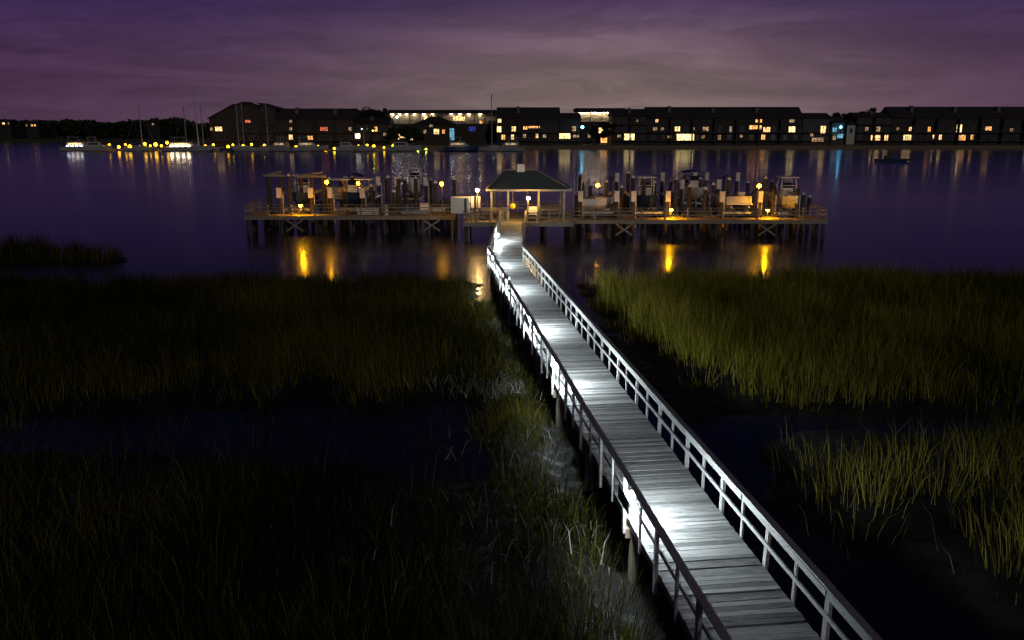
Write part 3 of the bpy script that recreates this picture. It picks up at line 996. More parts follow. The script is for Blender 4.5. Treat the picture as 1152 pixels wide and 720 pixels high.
LR = [(653, 693.5, 77.2, 82.0, 216.5, 'boat lift with white motor boxes on the right dock, nearest to the pavilion'),
      (712.5, 751, 77.2, 83.0, 216.5, 'boat lift with white motor boxes on the right dock, second from the pavilion'),
      (812, 854.5, 77.2, 83.0, 217, 'boat lift with white motor boxes at the outer end of the right dock'),
      (767, 808, 86.5, 92.5, 203.5, 'boat lift holding the boat with the navy bimini, behind the right dock'),
      (745, 781.5, 95.0, 100.5, 195.5, 'boat lift in the rear row behind the right dock, left of its twin'),
      (794.5, 829.5, 95.0, 100.5, 195.5, 'boat lift in the rear row behind the right dock, nearest to its outer end'),
      (657, 694, 93.0, 98.5, 196, 'boat lift in the rear row just right of the pavilion roof')]
lifts_r = [lift(*a) for a in LR]
LL = [(314.6, 350, 80.2, 86.5, 212.7, 'boat lift with white motor boxes at the outer end of the left dock'),
      (372, 408, 80.2, 86.5, 213, 'boat lift with white motor boxes in the middle of the left dock'),
      (389.5, 426, 91.5, 97.0, 200, 'boat lift behind the left dock, farther from the pavilion in the rear row'),
      (447, 479, 91.5, 97.0, 200.5, 'boat lift behind the left dock, nearest to the pavilion in the rear row')]
lifts_l = [lift(*a) for a in LL]

# single piles
pile = thing('mooring_pile', 'x', 'pile')
MB().cyl((0, 0, -1.5), (0, 0, 4.0), .21, .18, 12).build('shaft', 'pile', pile)
MB().cyl((0, 0, 4.002), (0, 0, 4.25), .21, .03, 12).build('pile_cap', 'boxpaint', pile)
used = []
PILES = [(326, 81, 195, 'dark mooring pile standing between the two open slip frames on the left'), (397, 84, 197, 'dark mooring pile behind the long white dock box'),
         (437, 82, 197, 'thick dark mooring pile behind the white post on the left dock'), (448.5, 84, 198, 'dark mooring pile right of the thick pile on the left dock'),
         (468, 83, 198, 'dark mooring pile left of the lift nearest the pavilion on the left dock'), (706, 82, 192, 'tall dark mooring pile over the gap between the first two right hand lifts'),
         (711.5, 80, 197, 'dark mooring pile with pale cap just behind the second right hand lift'), (724, 79.5, 198, 'dark mooring pile with pale cap inside the second right hand lift'),
         (760, 80, 199, 'dark mooring pile right of the second right hand lift'), (793, 78.5, 210, 'short pale-capped mooring pile left of the outermost right hand lift'),
         (819, 79.5, 199, 'thick mooring pile left of the moored pontoon boat'), (860, 80, 198, 'mooring pile just right of the outer amber pole lamp'),
         (867, 82, 201, 'mooring pile between the outer amber pole lamp and the centre console boat'), (895, 82, 210, 'mooring pile right of the centre console boat, farther from the dock end'),
         (903.5, 80, 216, 'low mooring pile nearest to the sloping rail at the right dock end')]
PILES += [(371, 84, 199, 'dark mooring pile behind the left end of the amber-lit canopy'), (384, 91, 201, 'slim dark mooring pile behind the middle of the amber-lit canopy'), (418, 83, 207, 'short dark mooring pile above the right half of the white dock box'),
          (443, 80, 213, 'short dark mooring pile just right of the slim white power post'), (456, 86, 199, 'dark mooring pile between the rear left lift and the thick pile'), (490, 82, 203, 'dark mooring pile left of the pole lamp beside the white cabinet'),
          (511, 84, 199, 'dark mooring pile rising behind the white utility cabinet'), (664, 81, 206, 'dark mooring pile behind the stern of the beige skiff'), (682, 85, 202, 'slim dark mooring pile right of the pole lamp behind the beige skiff'),
          (699, 79, 208, 'short dark mooring pile between the first and second right hand lifts'), (736, 83, 203, 'dark mooring pile behind the navy boat on the second right hand lift'), (775, 80, 207, 'pale-capped mooring pile under the navy bimini'),
          (787, 90, 199, 'slim dark mooring pile right of the navy bimini boat'), (802, 81, 205, 'dark mooring pile left of the outermost motor-box lift'), (841, 90, 203, 'slim dark mooring pile behind the open pontoon boat'), (911, 82, 219, 'low mooring pile by the sloping rail, farther out than its neighbour')]
for px, yy, py, lab in PILES:
    zt = zat(py, yy)
    o = place(pile, used, (gx(px, yy, 3), yy, zt - 4.25), 0, lab, 'mooring piles around the docks')


# open frames over empty slips at the far left
def slip_frame(pxs, yy, py, label):
    zt = zat(py, yy)
    x = [gx(p, yy, zt) for p in pxs]
    t = thing('slip_frame', label, 'frame', (x[0], yy, 0), 0, 'open timber slip frames on the left dock')
    for a in x: MB().cyl((a - x[0], 0, -1.5), (a - x[0], 0, zt), .21, .19, 12).build('piling', 'pile', t)
    MB().box(-.5, x[-1] - x[0] + .4, -.27, -.215, zt - .30, zt - .08).build('cross_beam', 'dockwood', t)
    MB().bar((0, 0, zt - .12), (x[-1] - x[0], 0, zt + .16), .16, .2).build('top_beam', 'dockwood', t)


slip_frame((301.7, 316.6), 82.5, 195, 'frame of two dark piles and a crossbeam at the outer end of left dock')
slip_frame((338, 350.6, 363), 82.5, 196, 'frame of three dark piles and a crossbeam left of the amber-lit boat canopy')


# ------------------------------------------------------------------ boats
def hull_mesh(Ln, B, free, draft, n=12, bowrise=.35, fine=2.6):
    """x along the boat (bow at +x), sections of 7 points"""
    vs, fs = [], []
    for i in range(n + 1):
        u = i / n
        xx = -Ln / 2 + Ln * u
        bw = B / 2 * (1 - max(0, (u - .35) / .65) ** fine) * (.92 + .08 * min(1, u / .3))
        bw = max(bw, .02)
        sh = free + bowrise * u ** 2
        kl = -draft + (draft + free * .55) * max(0, (u - .6) / .4) ** 2.2
        ch = kl + (sh - kl) * .38
        vs += [(xx, -bw, sh), (xx, -bw * .86, ch), (xx, -bw * .42, kl + (ch - kl) * .45), (xx, 0, kl), (xx, bw * .42, kl + (ch - kl) * .45), (xx, bw * .86, ch), (xx, bw, sh)]
    for i in range(n):
        for k in range(6):
            a = i * 7 + k
            fs.append((a, a + 1, a + 8, a + 7))
        fs.append((i * 7 + 6, i * 7, i * 7 + 7, i * 7 + 13))        # closed at the sheer by the deck
    fs.append((0, 6, 5, 4, 3, 2, 1))
    fs.append(tuple(n * 7 + k for k in range(7)))
    return MB().add(vs, fs)


def console_boat(label, loc, rz, hullmat='hullwhite', top='t', Ln=6.6, B=2.4, canvas='canvasblue'):
    t = thing('motor_boat', label, 'boat', loc, rz)
    hull_mesh(Ln, B, .85, .35).build('hull', hullmat, t, False)
    MB().bar((-Ln / 2, -B / 2 + .06, .90), (.6, -B / 2 + .04, 1.02), .06, .06).bar((-Ln / 2, B / 2 - .06, .90), (.6, B / 2 - .04, 1.02), .06, .06).build('gunwale', 'boxpaint', t)
    con = MB().box(-.55, .35, -.45, .45, .86, 1.65).build('console', 'hullwhite', t)
    MB().cbox(.25, 0, 1.92, .04, .85, .5, ry=-.35).build('windshield', 'glassdark', con)
    MB().box(-1.35, -.85, -.5, .5, .86, 1.35).build('helm_seat', 'hullwhite', t)
    if top == 't':
        for sx in (-.75, .55):
            for sy in (-.72, .72): MB().tube([(sx, sy * .9, .86), (sx, sy, 1.9), (sx * .85, sy * .85, 2.62)], .04, 6).build('top_post', 'whitepaint', t)
        MB().tube([(.55, -.72, 1.9), (.55, .72, 1.9)], .03, 6).build('crossbar', 'whitepaint', t)
        MB().box(-1.05, .85, -.82, .82, 2.62, 2.70).build('hard_top', 'hullwhite', t)
    else:
        for sx, tx in ((-.9, -1.5), (-.7, -.3), (-.5, .9)):
            for sy in (-1, 1): MB().tube([(sx, sy * (B / 2 - .1), .95), (tx, sy * (B / 2 - .2), 2.45)], .022, 5).build('bimini_pole', 'alu', t)
        cv = MB()
        n = 7
        vs = []
        for i in range(n):
            a = -1 + 2 * i / (n - 1)
            for xx in (-1.7, 1.0):
                for dz in (0, .04): vs.append((xx, a * (B / 2 - .15), 2.45 + .22 * (1 - a * a) + dz))
        fs = []
        for i in range(n - 1):
            o = i * 4
            fs += [(o, o + 2, o + 6, o + 4), (o + 1, o + 5, o + 7, o + 3), (o, o + 4, o + 5, o + 1), (o + 2, o + 3, o + 7, o + 6)]
        fs += [(0, 1, 3, 2), (n * 4 - 4, n * 4 - 2, n * 4 - 1, n * 4 - 3)]
        cv.add(vs, fs).build('bimini_top', canvas, t)
    ob = MB().cbox(-Ln / 2 - .28, 0, 1.15, .5, .42, .62, ry=.15).build('outboard_motor', 'black', t)
    MB().box(-Ln / 2 - .36, -Ln / 2 - .14, -.09, .09, -.35, .85).build('motor_leg', 'black', ob)
    br = MB()
    br.tube([(.9, -B / 2 + .15, 1.0), (1.2, -B / 2 + .25, 1.45), (Ln / 2 - .5, -.35, 1.62), (Ln / 2 - .15, 0, 1.66), (Ln / 2 - .5, .35, 1.62), (1.2, B / 2 - .25, 1.45), (.9, B / 2 - .15, 1.0)], .022, 5)
    br.build('bow_rail', 'alu', t)
    return t


def pontoon_boat(label, loc, rz, canopy=True, Ln=6.4, B=2.4, roofz=2.35):
    t = thing('pontoon_boat', label, 'boat', loc, rz)
    for sy in (-.8, .8):
        MB().cyl((-Ln / 2, sy, 0), (Ln / 2 - .8, sy, 0), .30, .30, 12).cyl((Ln / 2 - .799, sy, 0), (Ln / 2, sy, .12), .30, .06, 12).build('pontoon', 'alu', t)
    MB().box(-Ln / 2, Ln / 2 - .3, -B / 2, B / 2, .31, .40).build('deck', 'hullwhite', t)
    for sy in (-B / 2 + .04, B / 2 - .04): MB().box(-Ln / 2 + .3, Ln / 2 - .6, sy - .02, sy + .02, .402, 1.05).build('fence_panel', 'alu', t)
    MB().box(Ln / 2 - .62, Ln / 2 - .58, -B / 2 + .065, B / 2 - .065, .402, 1.05).build('fence_panel', 'alu', t)
    for sy in (-1, 1): MB().box(-1.8, -.2, sy * .75 - .3, sy * .75 + .3, .402, .85).build('seat', 'canvastan', t)
    MB().box(.3, .9, .35, 1.0, .402, 1.3).build('helm', 'hullwhite', t)
    if canopy:
        for sx in (-Ln / 2 + .5, Ln / 2 - 1.0):
            for sy in (-B / 2 + .08, B / 2 - .08): MB().cyl((sx, sy, .42), (sx, sy, roofz), .03, .03, 6).build('canopy_post', 'alu', t)
        MB().box(-Ln / 2 + .2, Ln / 2 - .7, -B / 2, B / 2, roofz + .002, roofz + .09).build('canopy', 'boxpaint', t)
    MB().cbox(-Ln / 2 - .2, 0, .75, .45, .4, .6, ry=.12).build('outboard_motor', 'black', t)
    return t


bz = 2.05
c0 = gx(884, 78.6, 3.0)
# lift for the boat at the right dock end
lift(870.5, 897.5, 77.2, 83.5, 214, 'low boat lift without motor boxes under the white centre console boat', None, False, 2.0)
console_boat('white centre console boat with hard top, bow towards the right dock end', (gx(884, 80.3, 3.0), 80.2, bz + .28), -PI / 2, 'hullwhite', 't')
l = lifts_r[2]
pontoon_boat('pale open pontoon boat on the outermost lift of the right dock', (l[0], l[1] + 3.0, bz + .30), -PI / 2, False)
l = lifts_r[3]
console_boat('white motor boat under a dark navy bimini behind the right dock', (l[0], l[1] + 3.0, bz + .32), PI / 2 + PI, 'hullwhite', 'bimini')
l = lifts_r[0]
console_boat('beige low runabout lying across the lift nearest to the pavilion', (l[0], l[1] + 1.9, bz + .35), PI, 'hullwhite', 'none_', 4.6, 1.9, 'canvastan') if False else None
t = thing('skiff', 'low beige skiff lying sideways on the lift nearest to the pavilion', 'boat', (l[0], l[1] + 1.7, bz + .30), 0)
hull_mesh(3.1, 1.45, .72, .28, 10, .18).build('hull', 'boxpaint', t)
MB().box(-1.55, -.1, -.70, .70, .74, .80).build('seat_board', 'canvastan', t)
MB().cbox(-1.72, 0, .75, .3, .3, .5).build('outboard_motor', 'black', t)
l = lifts_r[1]
console_boat('dark blue motor boat with hard top on the second right hand lift', (l[0], l[1] + 2.9, bz + .30), -PI / 2, 'hullblue', 't', 6.0, 2.2)
l = lifts_l[1]
pz = zat(207, 88)
pontoon_boat('pontoon boat with long flat pale canopy lit amber, behind the left dock', (gx(398, 89, 3), 89.0, bz + .25), 0, True, 5.6, 2.2, zat(202.5, 88) - bz - .25)
console_boat('white motor boat on the outermost lift of the left dock', (lifts_l[0][0], lifts_l[0][1] + 3.2, bz + .30), -PI / 2, 'hullblue', 't', 6.0, 2.2)
console_boat('white motor boat in the rear row lift left of the pavilion', (lifts_l[3][0], lifts_l[3][1] + 2.9, bz + .30), -PI / 2, 'hullwhite', 't', 6.0, 2.2)
console_boat('navy motor boat on the lift behind the long white dock box', (lifts_l[1][0], lifts_l[1][1] + 3.2, bz + .30), -PI / 2, 'hullblue', 'bimini', 6.0, 2.2)
sk = thing('skiff', 'small pale blue skiff on the left dock beside the finger pier nearest the pavilion', 'boat', (gx(476, 80.8, 2), 80.9, 1.0), .12)
M['paleblue'] = surf('pale_blue_hull', (0.30, 0.40, 0.52), 0.4, .1, 1)
hull_mesh(4.2, 1.6, .8, .3, 10, .3).build('hull', 'paleblue', sk)
MB().box(-.3, .5, -.35, .35, .82, 1.45).build('console', 'boxpaint', sk)
MB().cbox(-2.25, 0, .95, .35, .35, .6).build('outboard_motor', 'black', sk)
# sides of loose gear on the docks
dbx = gx(413.5, 77.4, 2.2)
db = thing('dock_box', 'long low white dock box on the left dock', 'dock box', (dbx, 77.6, DZ))
MB().box(-.96, .96, -.33, .33, .05, .42).build('body', 'whitepaint', db)
MB().box(-.99, .99, -.36, .36, .425, .62).build('lid', 'whitepaint', db)
MB().box(.52, .60, -.372, -.335, .10, .40).build('latch', 'darkmetal', db)
for a in (-.8, .8): MB().box(a - .06, a + .06, -.3, .3, 0, .048).build('foot', 'dockwood', db)
pp = thing('power_pedestal', 'slim white power post on the left dock right of the white dock box', 'power post', (gx(435, 77.2, 2.2), 77.2, DZ))
MB().box(-.10, .10, -.1, .1, 0, .85).build('body', 'whitepaint', pp)
MB().cyl((0, 0, .852), (0, 0, .98), .12, .05, 8).build('pedestal_cap', 'boxpaint', pp)
# cluster of fishing rods standing in holders behind the pavilion
for i, px in enumerate((645.5, 649.5, 653.5, 657)):
    rd = MB()
    x = gx(px, 82, 4); zt = zat(193, 82)
    rd.cyl((x, 82, DZ - .004), (x, 82, DZ + 1.0), .05, .05, 6).cyl((x, 82, DZ + 1.0), (x + .1, 82, zt), .03, .012, 5)
    lab = ['fishing rod standing upright right of the pavilion, nearest to its roof', 'fishing rod right of the pavilion, second from its roof', 'fishing rod right of the pavilion, third from its roof',
           'fishing rod right of the pavilion, farthest from its roof'][i]
    ro = rd.build('fishing_rod', 'alu'); tag(ro, lab, 'fishing rod', 'fishing rods standing behind the pavilion')
rack = thing('rod_rack', 'low timber ledge under the fishing rods right of the pavilion', 'ledge', (gx(651, 82, 2), 82, 0))
MB().box(-1.0, 1.0, -.6, .6, DZ - .10, DZ - .006).build('deck', 'dockwood', rack)
for a in (-.8, .8): MB().cyl((a, 0, -1.5), (a, 0, DZ - .102), .13, .12, 8).build('piling', 'pile', rack)

# ------------------------------------------------------------------ amber lamps on the pier
pl = thing('pier_lamp', 'x', 'lamp')
MB().cyl((0, .06, -3.0), (0, .06, .22), .05, .04, 8).build('pole', 'palepile', pl)
MB().cyl((0, 0, .135), (0, 0, .24), .15, .03, 12).build('lamp_hood', 'darkmetal', pl)
MB().ball((0, 0, -.03), .17, 10, 7).build('bulb', 'amber_pole', pl)
used = []
PL = [(497, 206.5, 78.0, 'amber pole lamp left of the white utility cabinet', 1), (367.5, 204.5, 80.5, 'amber pole lamp at the left end of the boat canopy on the left dock', 1),
      (402.7, 206, 86.6, 'amber pole lamp in front of the middle of the boat canopy', 1), (338, 230.5, 77.0, 'low amber lamp lighting the outer end of the left dock', 0),
      (672.5, 208, 83.5, 'amber pole lamp behind the skiff right of the pavilion', 1), (854, 208.8, 76.2, 'tall amber pole lamp near the outer end of the right dock', 1),
      (755, 235.5, 74.9, 'low amber lamp at the rail in the middle of the right dock', 0), (864, 236, 74.9, 'low amber lamp at the rail under the tall lamp, outer right dock', 0)]
lowlamp = thing('dock_rail_lamp', 'x', 'lamp')
MB().cyl((0, .05, -.95), (0, .05, .14), .035, .03, 8).build('pole', 'dockwood', lowlamp)
MB().cyl((0, 0, .02), (0, 0, .19), .20, .04, 12).build('lamp_hood', 'darkmetal', lowlamp)
MB().ball((0, 0, -.04), .14, 10, 7).build('bulb', 'amber_bulb', lowlamp)
u2 = []
for px, py, yy, lab, tall in PL:
    z = zat(py, yy)
    if tall: place(pl, used, (gx(px, yy, z), yy, z), 0, lab, 'amber pole lamps on the docks')
    else: place(lowlamp, u2, (gx(px, yy, z), yy, z), 0, lab, 'low amber lamps at the dock railings')
# two strong lamps at the pavilion entrance
big = thing('entrance_lamp', 'x', 'lamp')
MB().cyl((0, .07, -2.6), (0, .07, .25), .055, .05, 8).build('pole', 'palepile', big)
MB().cyl((0, 0, .115), (0, 0, .26), .16, .04, 12).build('lamp_hood', 'darkmetal', big)
MB().ball((0, 0, 0), .125, 8, 6).build('bulb', 'amber_big', big)
u3 = []
for px, py, yy, lab in ((537, 214, 72.3, 'strong amber lamp on a pole left of the pavilion, above the pale panels'), (594.3, 223, 71.7, 'strong amber lamp at the pavilion gate above the white table')):
    z = zat(py, yy)
    place(big, u3, (gx(px, yy, z), yy, z), 0, lab, 'strong amber lamps at the pavilion entrance')

# ------------------------------------------------------------------ far shore
def land(name, x0, x1, y0, y1, z, mat):
    tag(MB().add([(x0, y0, -.5), (x1, y0, -.5), (x1, y0 + 1.5, z), (x0, y0 + 1.5, z), (x1, y1, z + 1), (x0, y1, z + 1)], [(0, 1, 2, 3), (3, 2, 4, 5)]).build(name, mat), kind='structure')


M['bank'] = surf('dark_bank', (0.035, 0.04, 0.02), .9, .5, .3)
land('shore', -110, 420, 308, 900, 1.5, 'bank')
land('shore', -900, -109.9, 402, 900, 1.5, 'bank')
FY = 314.0
bw_ = MB().box(-60, 420, 306.6, 307.3, -1, 1.35).build('bulkhead', 'stringer')
tag(bw_, 'low dark timber bulkhead along the far waterfront below the condominiums', 'bulkhead')


def roof_prism(x0, x1, y0, y1, ze, zr, over=.5, ridge=.5):
    ym = y0 + (y1 - y0) * ridge
    a, b_ = x0 - over, x1 + over
    c, d = y0 - over, y1 + over
    v = [(a, c, ze), (b_, c, ze), (b_, d, ze), (a, d, ze), (a, ym, zr), (b_, ym, zr)]
    return MB().add(v, [(0, 1, 5, 4), (2, 3, 4, 5), (1, 2, 5), (3, 0, 4), (0, 3, 2, 1)])


def window(parent, x, z, wd, ht, y, kind=None, mull=1):
    """frame with a recessed pane; lit panes glow"""
    f = MB()
    e = .15
    f.box(x - wd / 2 - e, x + wd / 2 + e, y - .06, y - .003, z + ht / 2, z + ht / 2 + e)
    f.box(x - wd / 2 - e, x + wd / 2 + e, y - .06, y - .003, z - ht / 2 - e, z - ht / 2)
    for k in range(mull + 2):
        xx = x - wd / 2 + wd * k / (mull + 1)
        f.box(xx - e / 2, xx + e / 2, y - .055, y - .003, z - ht / 2, z + ht / 2)
    fr = f.build('window', 'trim', parent)
    MB().add([(x - wd / 2, y - .02, z - ht / 2), (x + wd / 2, y - .02, z - ht / 2), (x + wd / 2, y - .02, z + ht / 2), (x - wd / 2, y - .02, z + ht / 2)],
             [(0, 1, 2, 3)]).build('pane', WIN[kind] if kind else M['glassdark'], fr)


def condo(label, px0, px1, pytop, lit, wallmat='stucco', yf=FY, unit=7.6, eave_f=.30, depth=13, balc=True, dark=True, group='condominium rows on the far shore', pyeave=None):
    zr = zat(pytop, yf + depth / 2)
    base = 1.4
    x0, x1 = gx(px0, yf, 7), gx(px1, yf, 7)
    ze = zat(pyeave, yf) if pyeave else zr - (zr - base) * eave_f
    t = thing('condominium', label, 'building', ((x0 + x1) / 2, yf, 0), 0, group)
    ox = (x0 + x1) / 2
    a, b_ = x0 - ox, x1 - ox
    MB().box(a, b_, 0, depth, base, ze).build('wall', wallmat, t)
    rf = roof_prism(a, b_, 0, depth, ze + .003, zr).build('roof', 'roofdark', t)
    n = max(1, int(round((b_ - a) / unit)))
    us = (b_ - a) / n
    for k in range(n + 1):
        xx = a + us * k
        xx = min(max(xx, a + .2), b_ - .2)
        if 0 < k < n:
            MB().box(xx - .18, xx + .18, -1.6, -.004, base, ze - .25).build('party_wall', wallmat, t)
            if k % 2:
                MB().box(xx - .55, xx + .55, depth * .22, depth * .34, ze + .3, zr + .3 * ((k * 7) % 3 == 1)).build('chimney', 'trim', rf)
    litpos = []
    for (px, py, ww, hh, kd) in lit:
        z = zat(py, yf)
        x = gx(px, yf, z) - ox
        if z + hh / 2 > ze: z = ze - hh / 2 - .15
        window(t, x, z, ww, hh, 0, kd, 1 if ww < 2.6 else 3)
        litpos.append((x, z, ww))
    for lev in (4.1, 7.05, 9.95):
        if lev + 1.2 > ze: continue
        for k in range(n):
            u0 = a + us * k
            for fx_ in (.27, .72):
                x = u0 + us * fx_
                if dark and all(abs(x - q[0]) > (q[2] / 2 + 1.2) or abs(lev - q[1]) > 1.6 for q in litpos):
                    window(t, x, lev + random.uniform(-.1, .1), 1.1 if random.random() < .3 else 1.5, 1.7, 0, random.choice('ddwo') if random.random() < .13 else None, 1)
            if balc:
                bb = MB().box(u0 + .25, u0 + us - .25, -1.5, -.007, lev - 1.25, lev - 1.1)
                bb.box(u0 + .25, u0 + us - .25, -1.5, -1.44, lev - .25, lev - .17)
                for q in np.linspace(u0 + .3, u0 + us - .3, 7): bb.box(q - .025, q + .025, -1.49, -1.45, lev - 1.098, lev - .252)
                bb.build('balcony', 'trim', t)
    return t, ox


# far left block with staggered shed roofs
def shed_condo(label, cols, lit, yf):
    ox = gx(cols[0][0], yf, 7)
    t = thing('condominium', label, 'building', (ox, yf, 0), 0, 'condominium rows on the far shore')
    for (p0, p1, pl_, pr_) in cols:
        a, b_ = gx(p0, yf, 7) - ox, gx(p1, yf, 7) - ox
        za, zb = zat(pl_, yf), zat(pr_, yf)
        MB().add([(a, 0, 1.4), (b_, 0, 1.4), (b_, 11, 1.4), (a, 11, 1.4), (a, 0, za - .3), (b_, 0, zb - .3), (b_, 11, zb - .3), (a, 11, za - .3)],
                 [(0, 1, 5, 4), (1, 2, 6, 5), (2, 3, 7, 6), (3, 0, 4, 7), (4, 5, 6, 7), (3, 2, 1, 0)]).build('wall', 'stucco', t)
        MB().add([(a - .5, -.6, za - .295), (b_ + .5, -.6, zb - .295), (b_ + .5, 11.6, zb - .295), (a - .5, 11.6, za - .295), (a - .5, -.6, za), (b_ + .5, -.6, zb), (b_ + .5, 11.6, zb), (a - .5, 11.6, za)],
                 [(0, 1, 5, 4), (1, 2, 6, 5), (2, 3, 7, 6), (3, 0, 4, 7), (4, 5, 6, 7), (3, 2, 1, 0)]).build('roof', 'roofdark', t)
    lp = []
    for (px, py, ww, hh, kd) in lit:
        z = zat(py, yf); x = gx(px, yf, z) - ox
        window(t, x, z, ww, hh, -.01, kd, 1); lp.append((x, z))
    for (p0, p1, pl_, pr_) in cols:
        for lev in (4.1, 7.05, 9.95):
            a, b_ = gx(p0, yf, 7) - ox, gx(p1, yf, 7) - ox
            x = (a + b_) / 2
            if lev + 1.5 < min(zat(pl_, yf), zat(pr_, yf)) and all(abs(x - q[0]) > 2.2 or abs(lev - q[1]) > 1.8 for q in lp):
                window(t, x, lev, 1.4, 1.6, -.01, None, 1)
                MB().box(a + .4, b_ - .4, -1.3, -.005, lev - 1.25, lev - 1.1).build('balcony', 'trim', t)


shed_condo('dark condominium block with steep staggered shed roofs at the left end of the row',
           [(236, 263, 133, 117), (263.4, 274.4, 119, 114.3), (274.8, 293, 114.6, 121), (293.4, 311, 115.6, 121.5)],
           [(246, 145, 2.6, 1.5, 'w'), (238, 145, 1.0, 1.1, 'd'), (279, 136.5, 2.0, .9, 'r')], FY)
condo('long dark condominium row with one red window, right of the shed-roofed block', 311, 398, 122, [(327, 145, 1.1, 1.1, 'd'), (364.5, 145, 2.8, 1.3, 'r'), (349, 155, 2.0, 1.3, 'o'), (327, 136.5, 1, .9, 'd'), (394, 145, 1.2, 1.2, 'd'), (402, 153, 1.8, 1.9, 'v')][:5])
condo('low dark condominium wing in front of trees with one brilliant window', 398.6, 437, 132, [(402.5, 153, 1.9, 1.8, 'v'), (393 + 40, 151, 1.2, 1.2, 'd')], pyeave=139, yf=FY + 2)
# condos set back with lit top gallery (left)


def gallery(label, px0, px1, pytop, pyeave, pyfloor, yf, lamps, lit, wallmat='stuccopale', lmat='far_warm'):
    zr, ze, zf = zat(pytop, yf + 6), zat(pyeave, yf), zat(pyfloor, yf)
    x0, x1 = gx(px0, yf, 9), gx(px1, yf, 9)
    ox = (x0 + x1) / 2
    t = thing('condominium', label, 'building', (ox, yf, 0), 0, 'condominium rows on the far shore')
    a, b_ = x0 - ox, x1 - ox
    MB().box(a, b_, 2.2, 13, 1.4, ze).build('wall', wallmat, t)
    MB().box(a, b_, 0, 2.197, 1.4, zf - .25).build('lower_wall', 'stucco', t)
    MB().box(a, b_, -.2, 2.195, zf - .248, zf).build('gallery_floor', 'trim', t)
    roof_prism(a, b_, -.2, 13, ze + .003, zr, .4).build('roof', 'roofdark', t)
    n = max(2, int((b_ - a) / 4))
    for k in range(n + 1):
        xx = a + .2 + (b_ - a - .4) * k / n
        MB().box(xx - .12, xx + .12, 0, .24, zf + .002, ze).build('gallery_post', 'trim', t)
    rl = MB().box(a, b_, .26, .32, zf + .95, zf + 1.05)
    for q in np.arange(a + .3, b_, .6): rl.box(q - .03, q + .03, .265, .315, zf + .002, zf + .949)
    rl.build('gallery_rail', 'trim', t)
    for px in lamps:
        x = gx(px, yf, 9) - ox
        f_ = MB().box(x - .45, x + .45, 1.5, 1.8, ze - .22, ze - .003).build('ceiling_light', 'trim', t)
        MB().box(x - .42, x + .42, 1.53, 1.77, ze - .30, ze - .222).build('diffuser', lmat, f_)
    for (px, py, ww, hh, kd) in lit:
        z = zat(py, yf); x = gx(px, yf, z) - ox
        window(t, x, z, ww, hh, 0 if z < zf else 2.19, kd, 1 if ww < 2.6 else 3)
    return t


gallery('condominium with a lit open top gallery, between dark trees and the domed marina house', 436, 559, 123.5, 127.5, 139, FY + 16, (441, 449, 457, 466, 476.5, 486, 508, 517, 527, 540),
        [(442, 151, 2.2, 1.6, 'o'), (446, 155, 2.2, 1.2, 'w'), (452, 153, 2.6, 1.4, 'w'), (457, 149, 1.6, 1.2, 'w'), (461, 152.5, 1.9, 1.5, 'o'), (463, 156, 1.5, 1.0, 'w'), (515.6, 133, 5, 2.0, 'w'), (478, 132.5, 1.4, 1.4, 'y'), (531, 145, 2.6, 1.6, 'b'), (541, 137, 1.2, 1.2, 'o')])
# marina house with a hipped roof
mh = thing('marina_house', 'small two storey marina house with pyramid roof and cyan-lit corner on the far shore', 'building', (gx(489, FY - 1, 5), FY - 1, 0))
hw_ = gx(511, FY, 5) - gx(489, FY, 5)
ztm, zem = zat(131, FY + 4), zat(140, FY)
MB().box(-hw_, hw_, 0, 10, 1.4, zem).build('wall', 'stucco', mh)
MB().add([(-hw_ - .8, -.8, zem + .003), (hw_ + .8, -.8, zem + .003), (hw_ + .8, 10.8, zem + .003), (-hw_ - .8, 10.8, zem + .003), (-1.5, 5, ztm), (1.5, 5, ztm)],
         [(0, 1, 5, 4), (1, 2, 5), (2, 3, 4, 5), (3, 0, 4), (3, 2, 1, 0)]).build('roof', 'roofdark', mh)
for px, py, ww, hh, kd in ((491, 148, 2.0, 1.8, 'w'), (499, 148, 1.0, 1.4, 'o'), (508.5, 151, 1.7, 4.2, 'c'), (478, 148, 1.0, 1.2, 'd'), (485, 141.5, 1.2, .8, 'd')):
    z = zat(py, FY - 1); window(mh, gx(px, FY - 1, z) - mh.location.x, z, ww, hh, -.005, kd, 1)
condo('dark condominium row with a mast in front, left of the bright-galleried block', 560, 629, 120.7,
      [(562, 135, 1.4, 1.3, 'w'), (555.5 + 6, 145.5, 1.6, 2.0, 'y'), (578, 145, 1.6, 1.7, 'w'), (591, 144, 1.6, 1.1, 'o'), (601, 143, 4.2, .7, 'o'), (590, 153, 1.2, 1.3, 'd'), (604, 153, 1.0, 1.5, 'w'), (612.5, 153, 1.2, 1.1, 'd')])
condo('low dark condominium wing with one wide yellow window at the waterline', 629.6, 652, 127, [(635.5, 153, 4.2, 1.8, 'y'), (648, 153, 2.2, .9, 'd')], pyeave=132.5)
gallery('condominium with brilliantly lit white top gallery behind the cyan street lamp', 650, 704, 121.5, 126, 136.8, FY + 14, (653, 657.5, 662, 667, 671, 675.5, 680, 684.5, 689, 693.5, 698, 702),
        [(680, 147, 4.5, 2.2, 'w'), (683, 156, 5, 3.0, 'o'), (663, 152.5, 1.2, 1.5, 'd')], 'stuccopale')
condo('dark condominium wing with two warm windows right of the bright gallery', 689, 728.5, 122.5, [(696.6, 153, 1.4, 1.0, 'd'), (708, 154, 3.8, 2.2, 'y'), (717, 136, .8, .8, 'd')], pyeave=131)
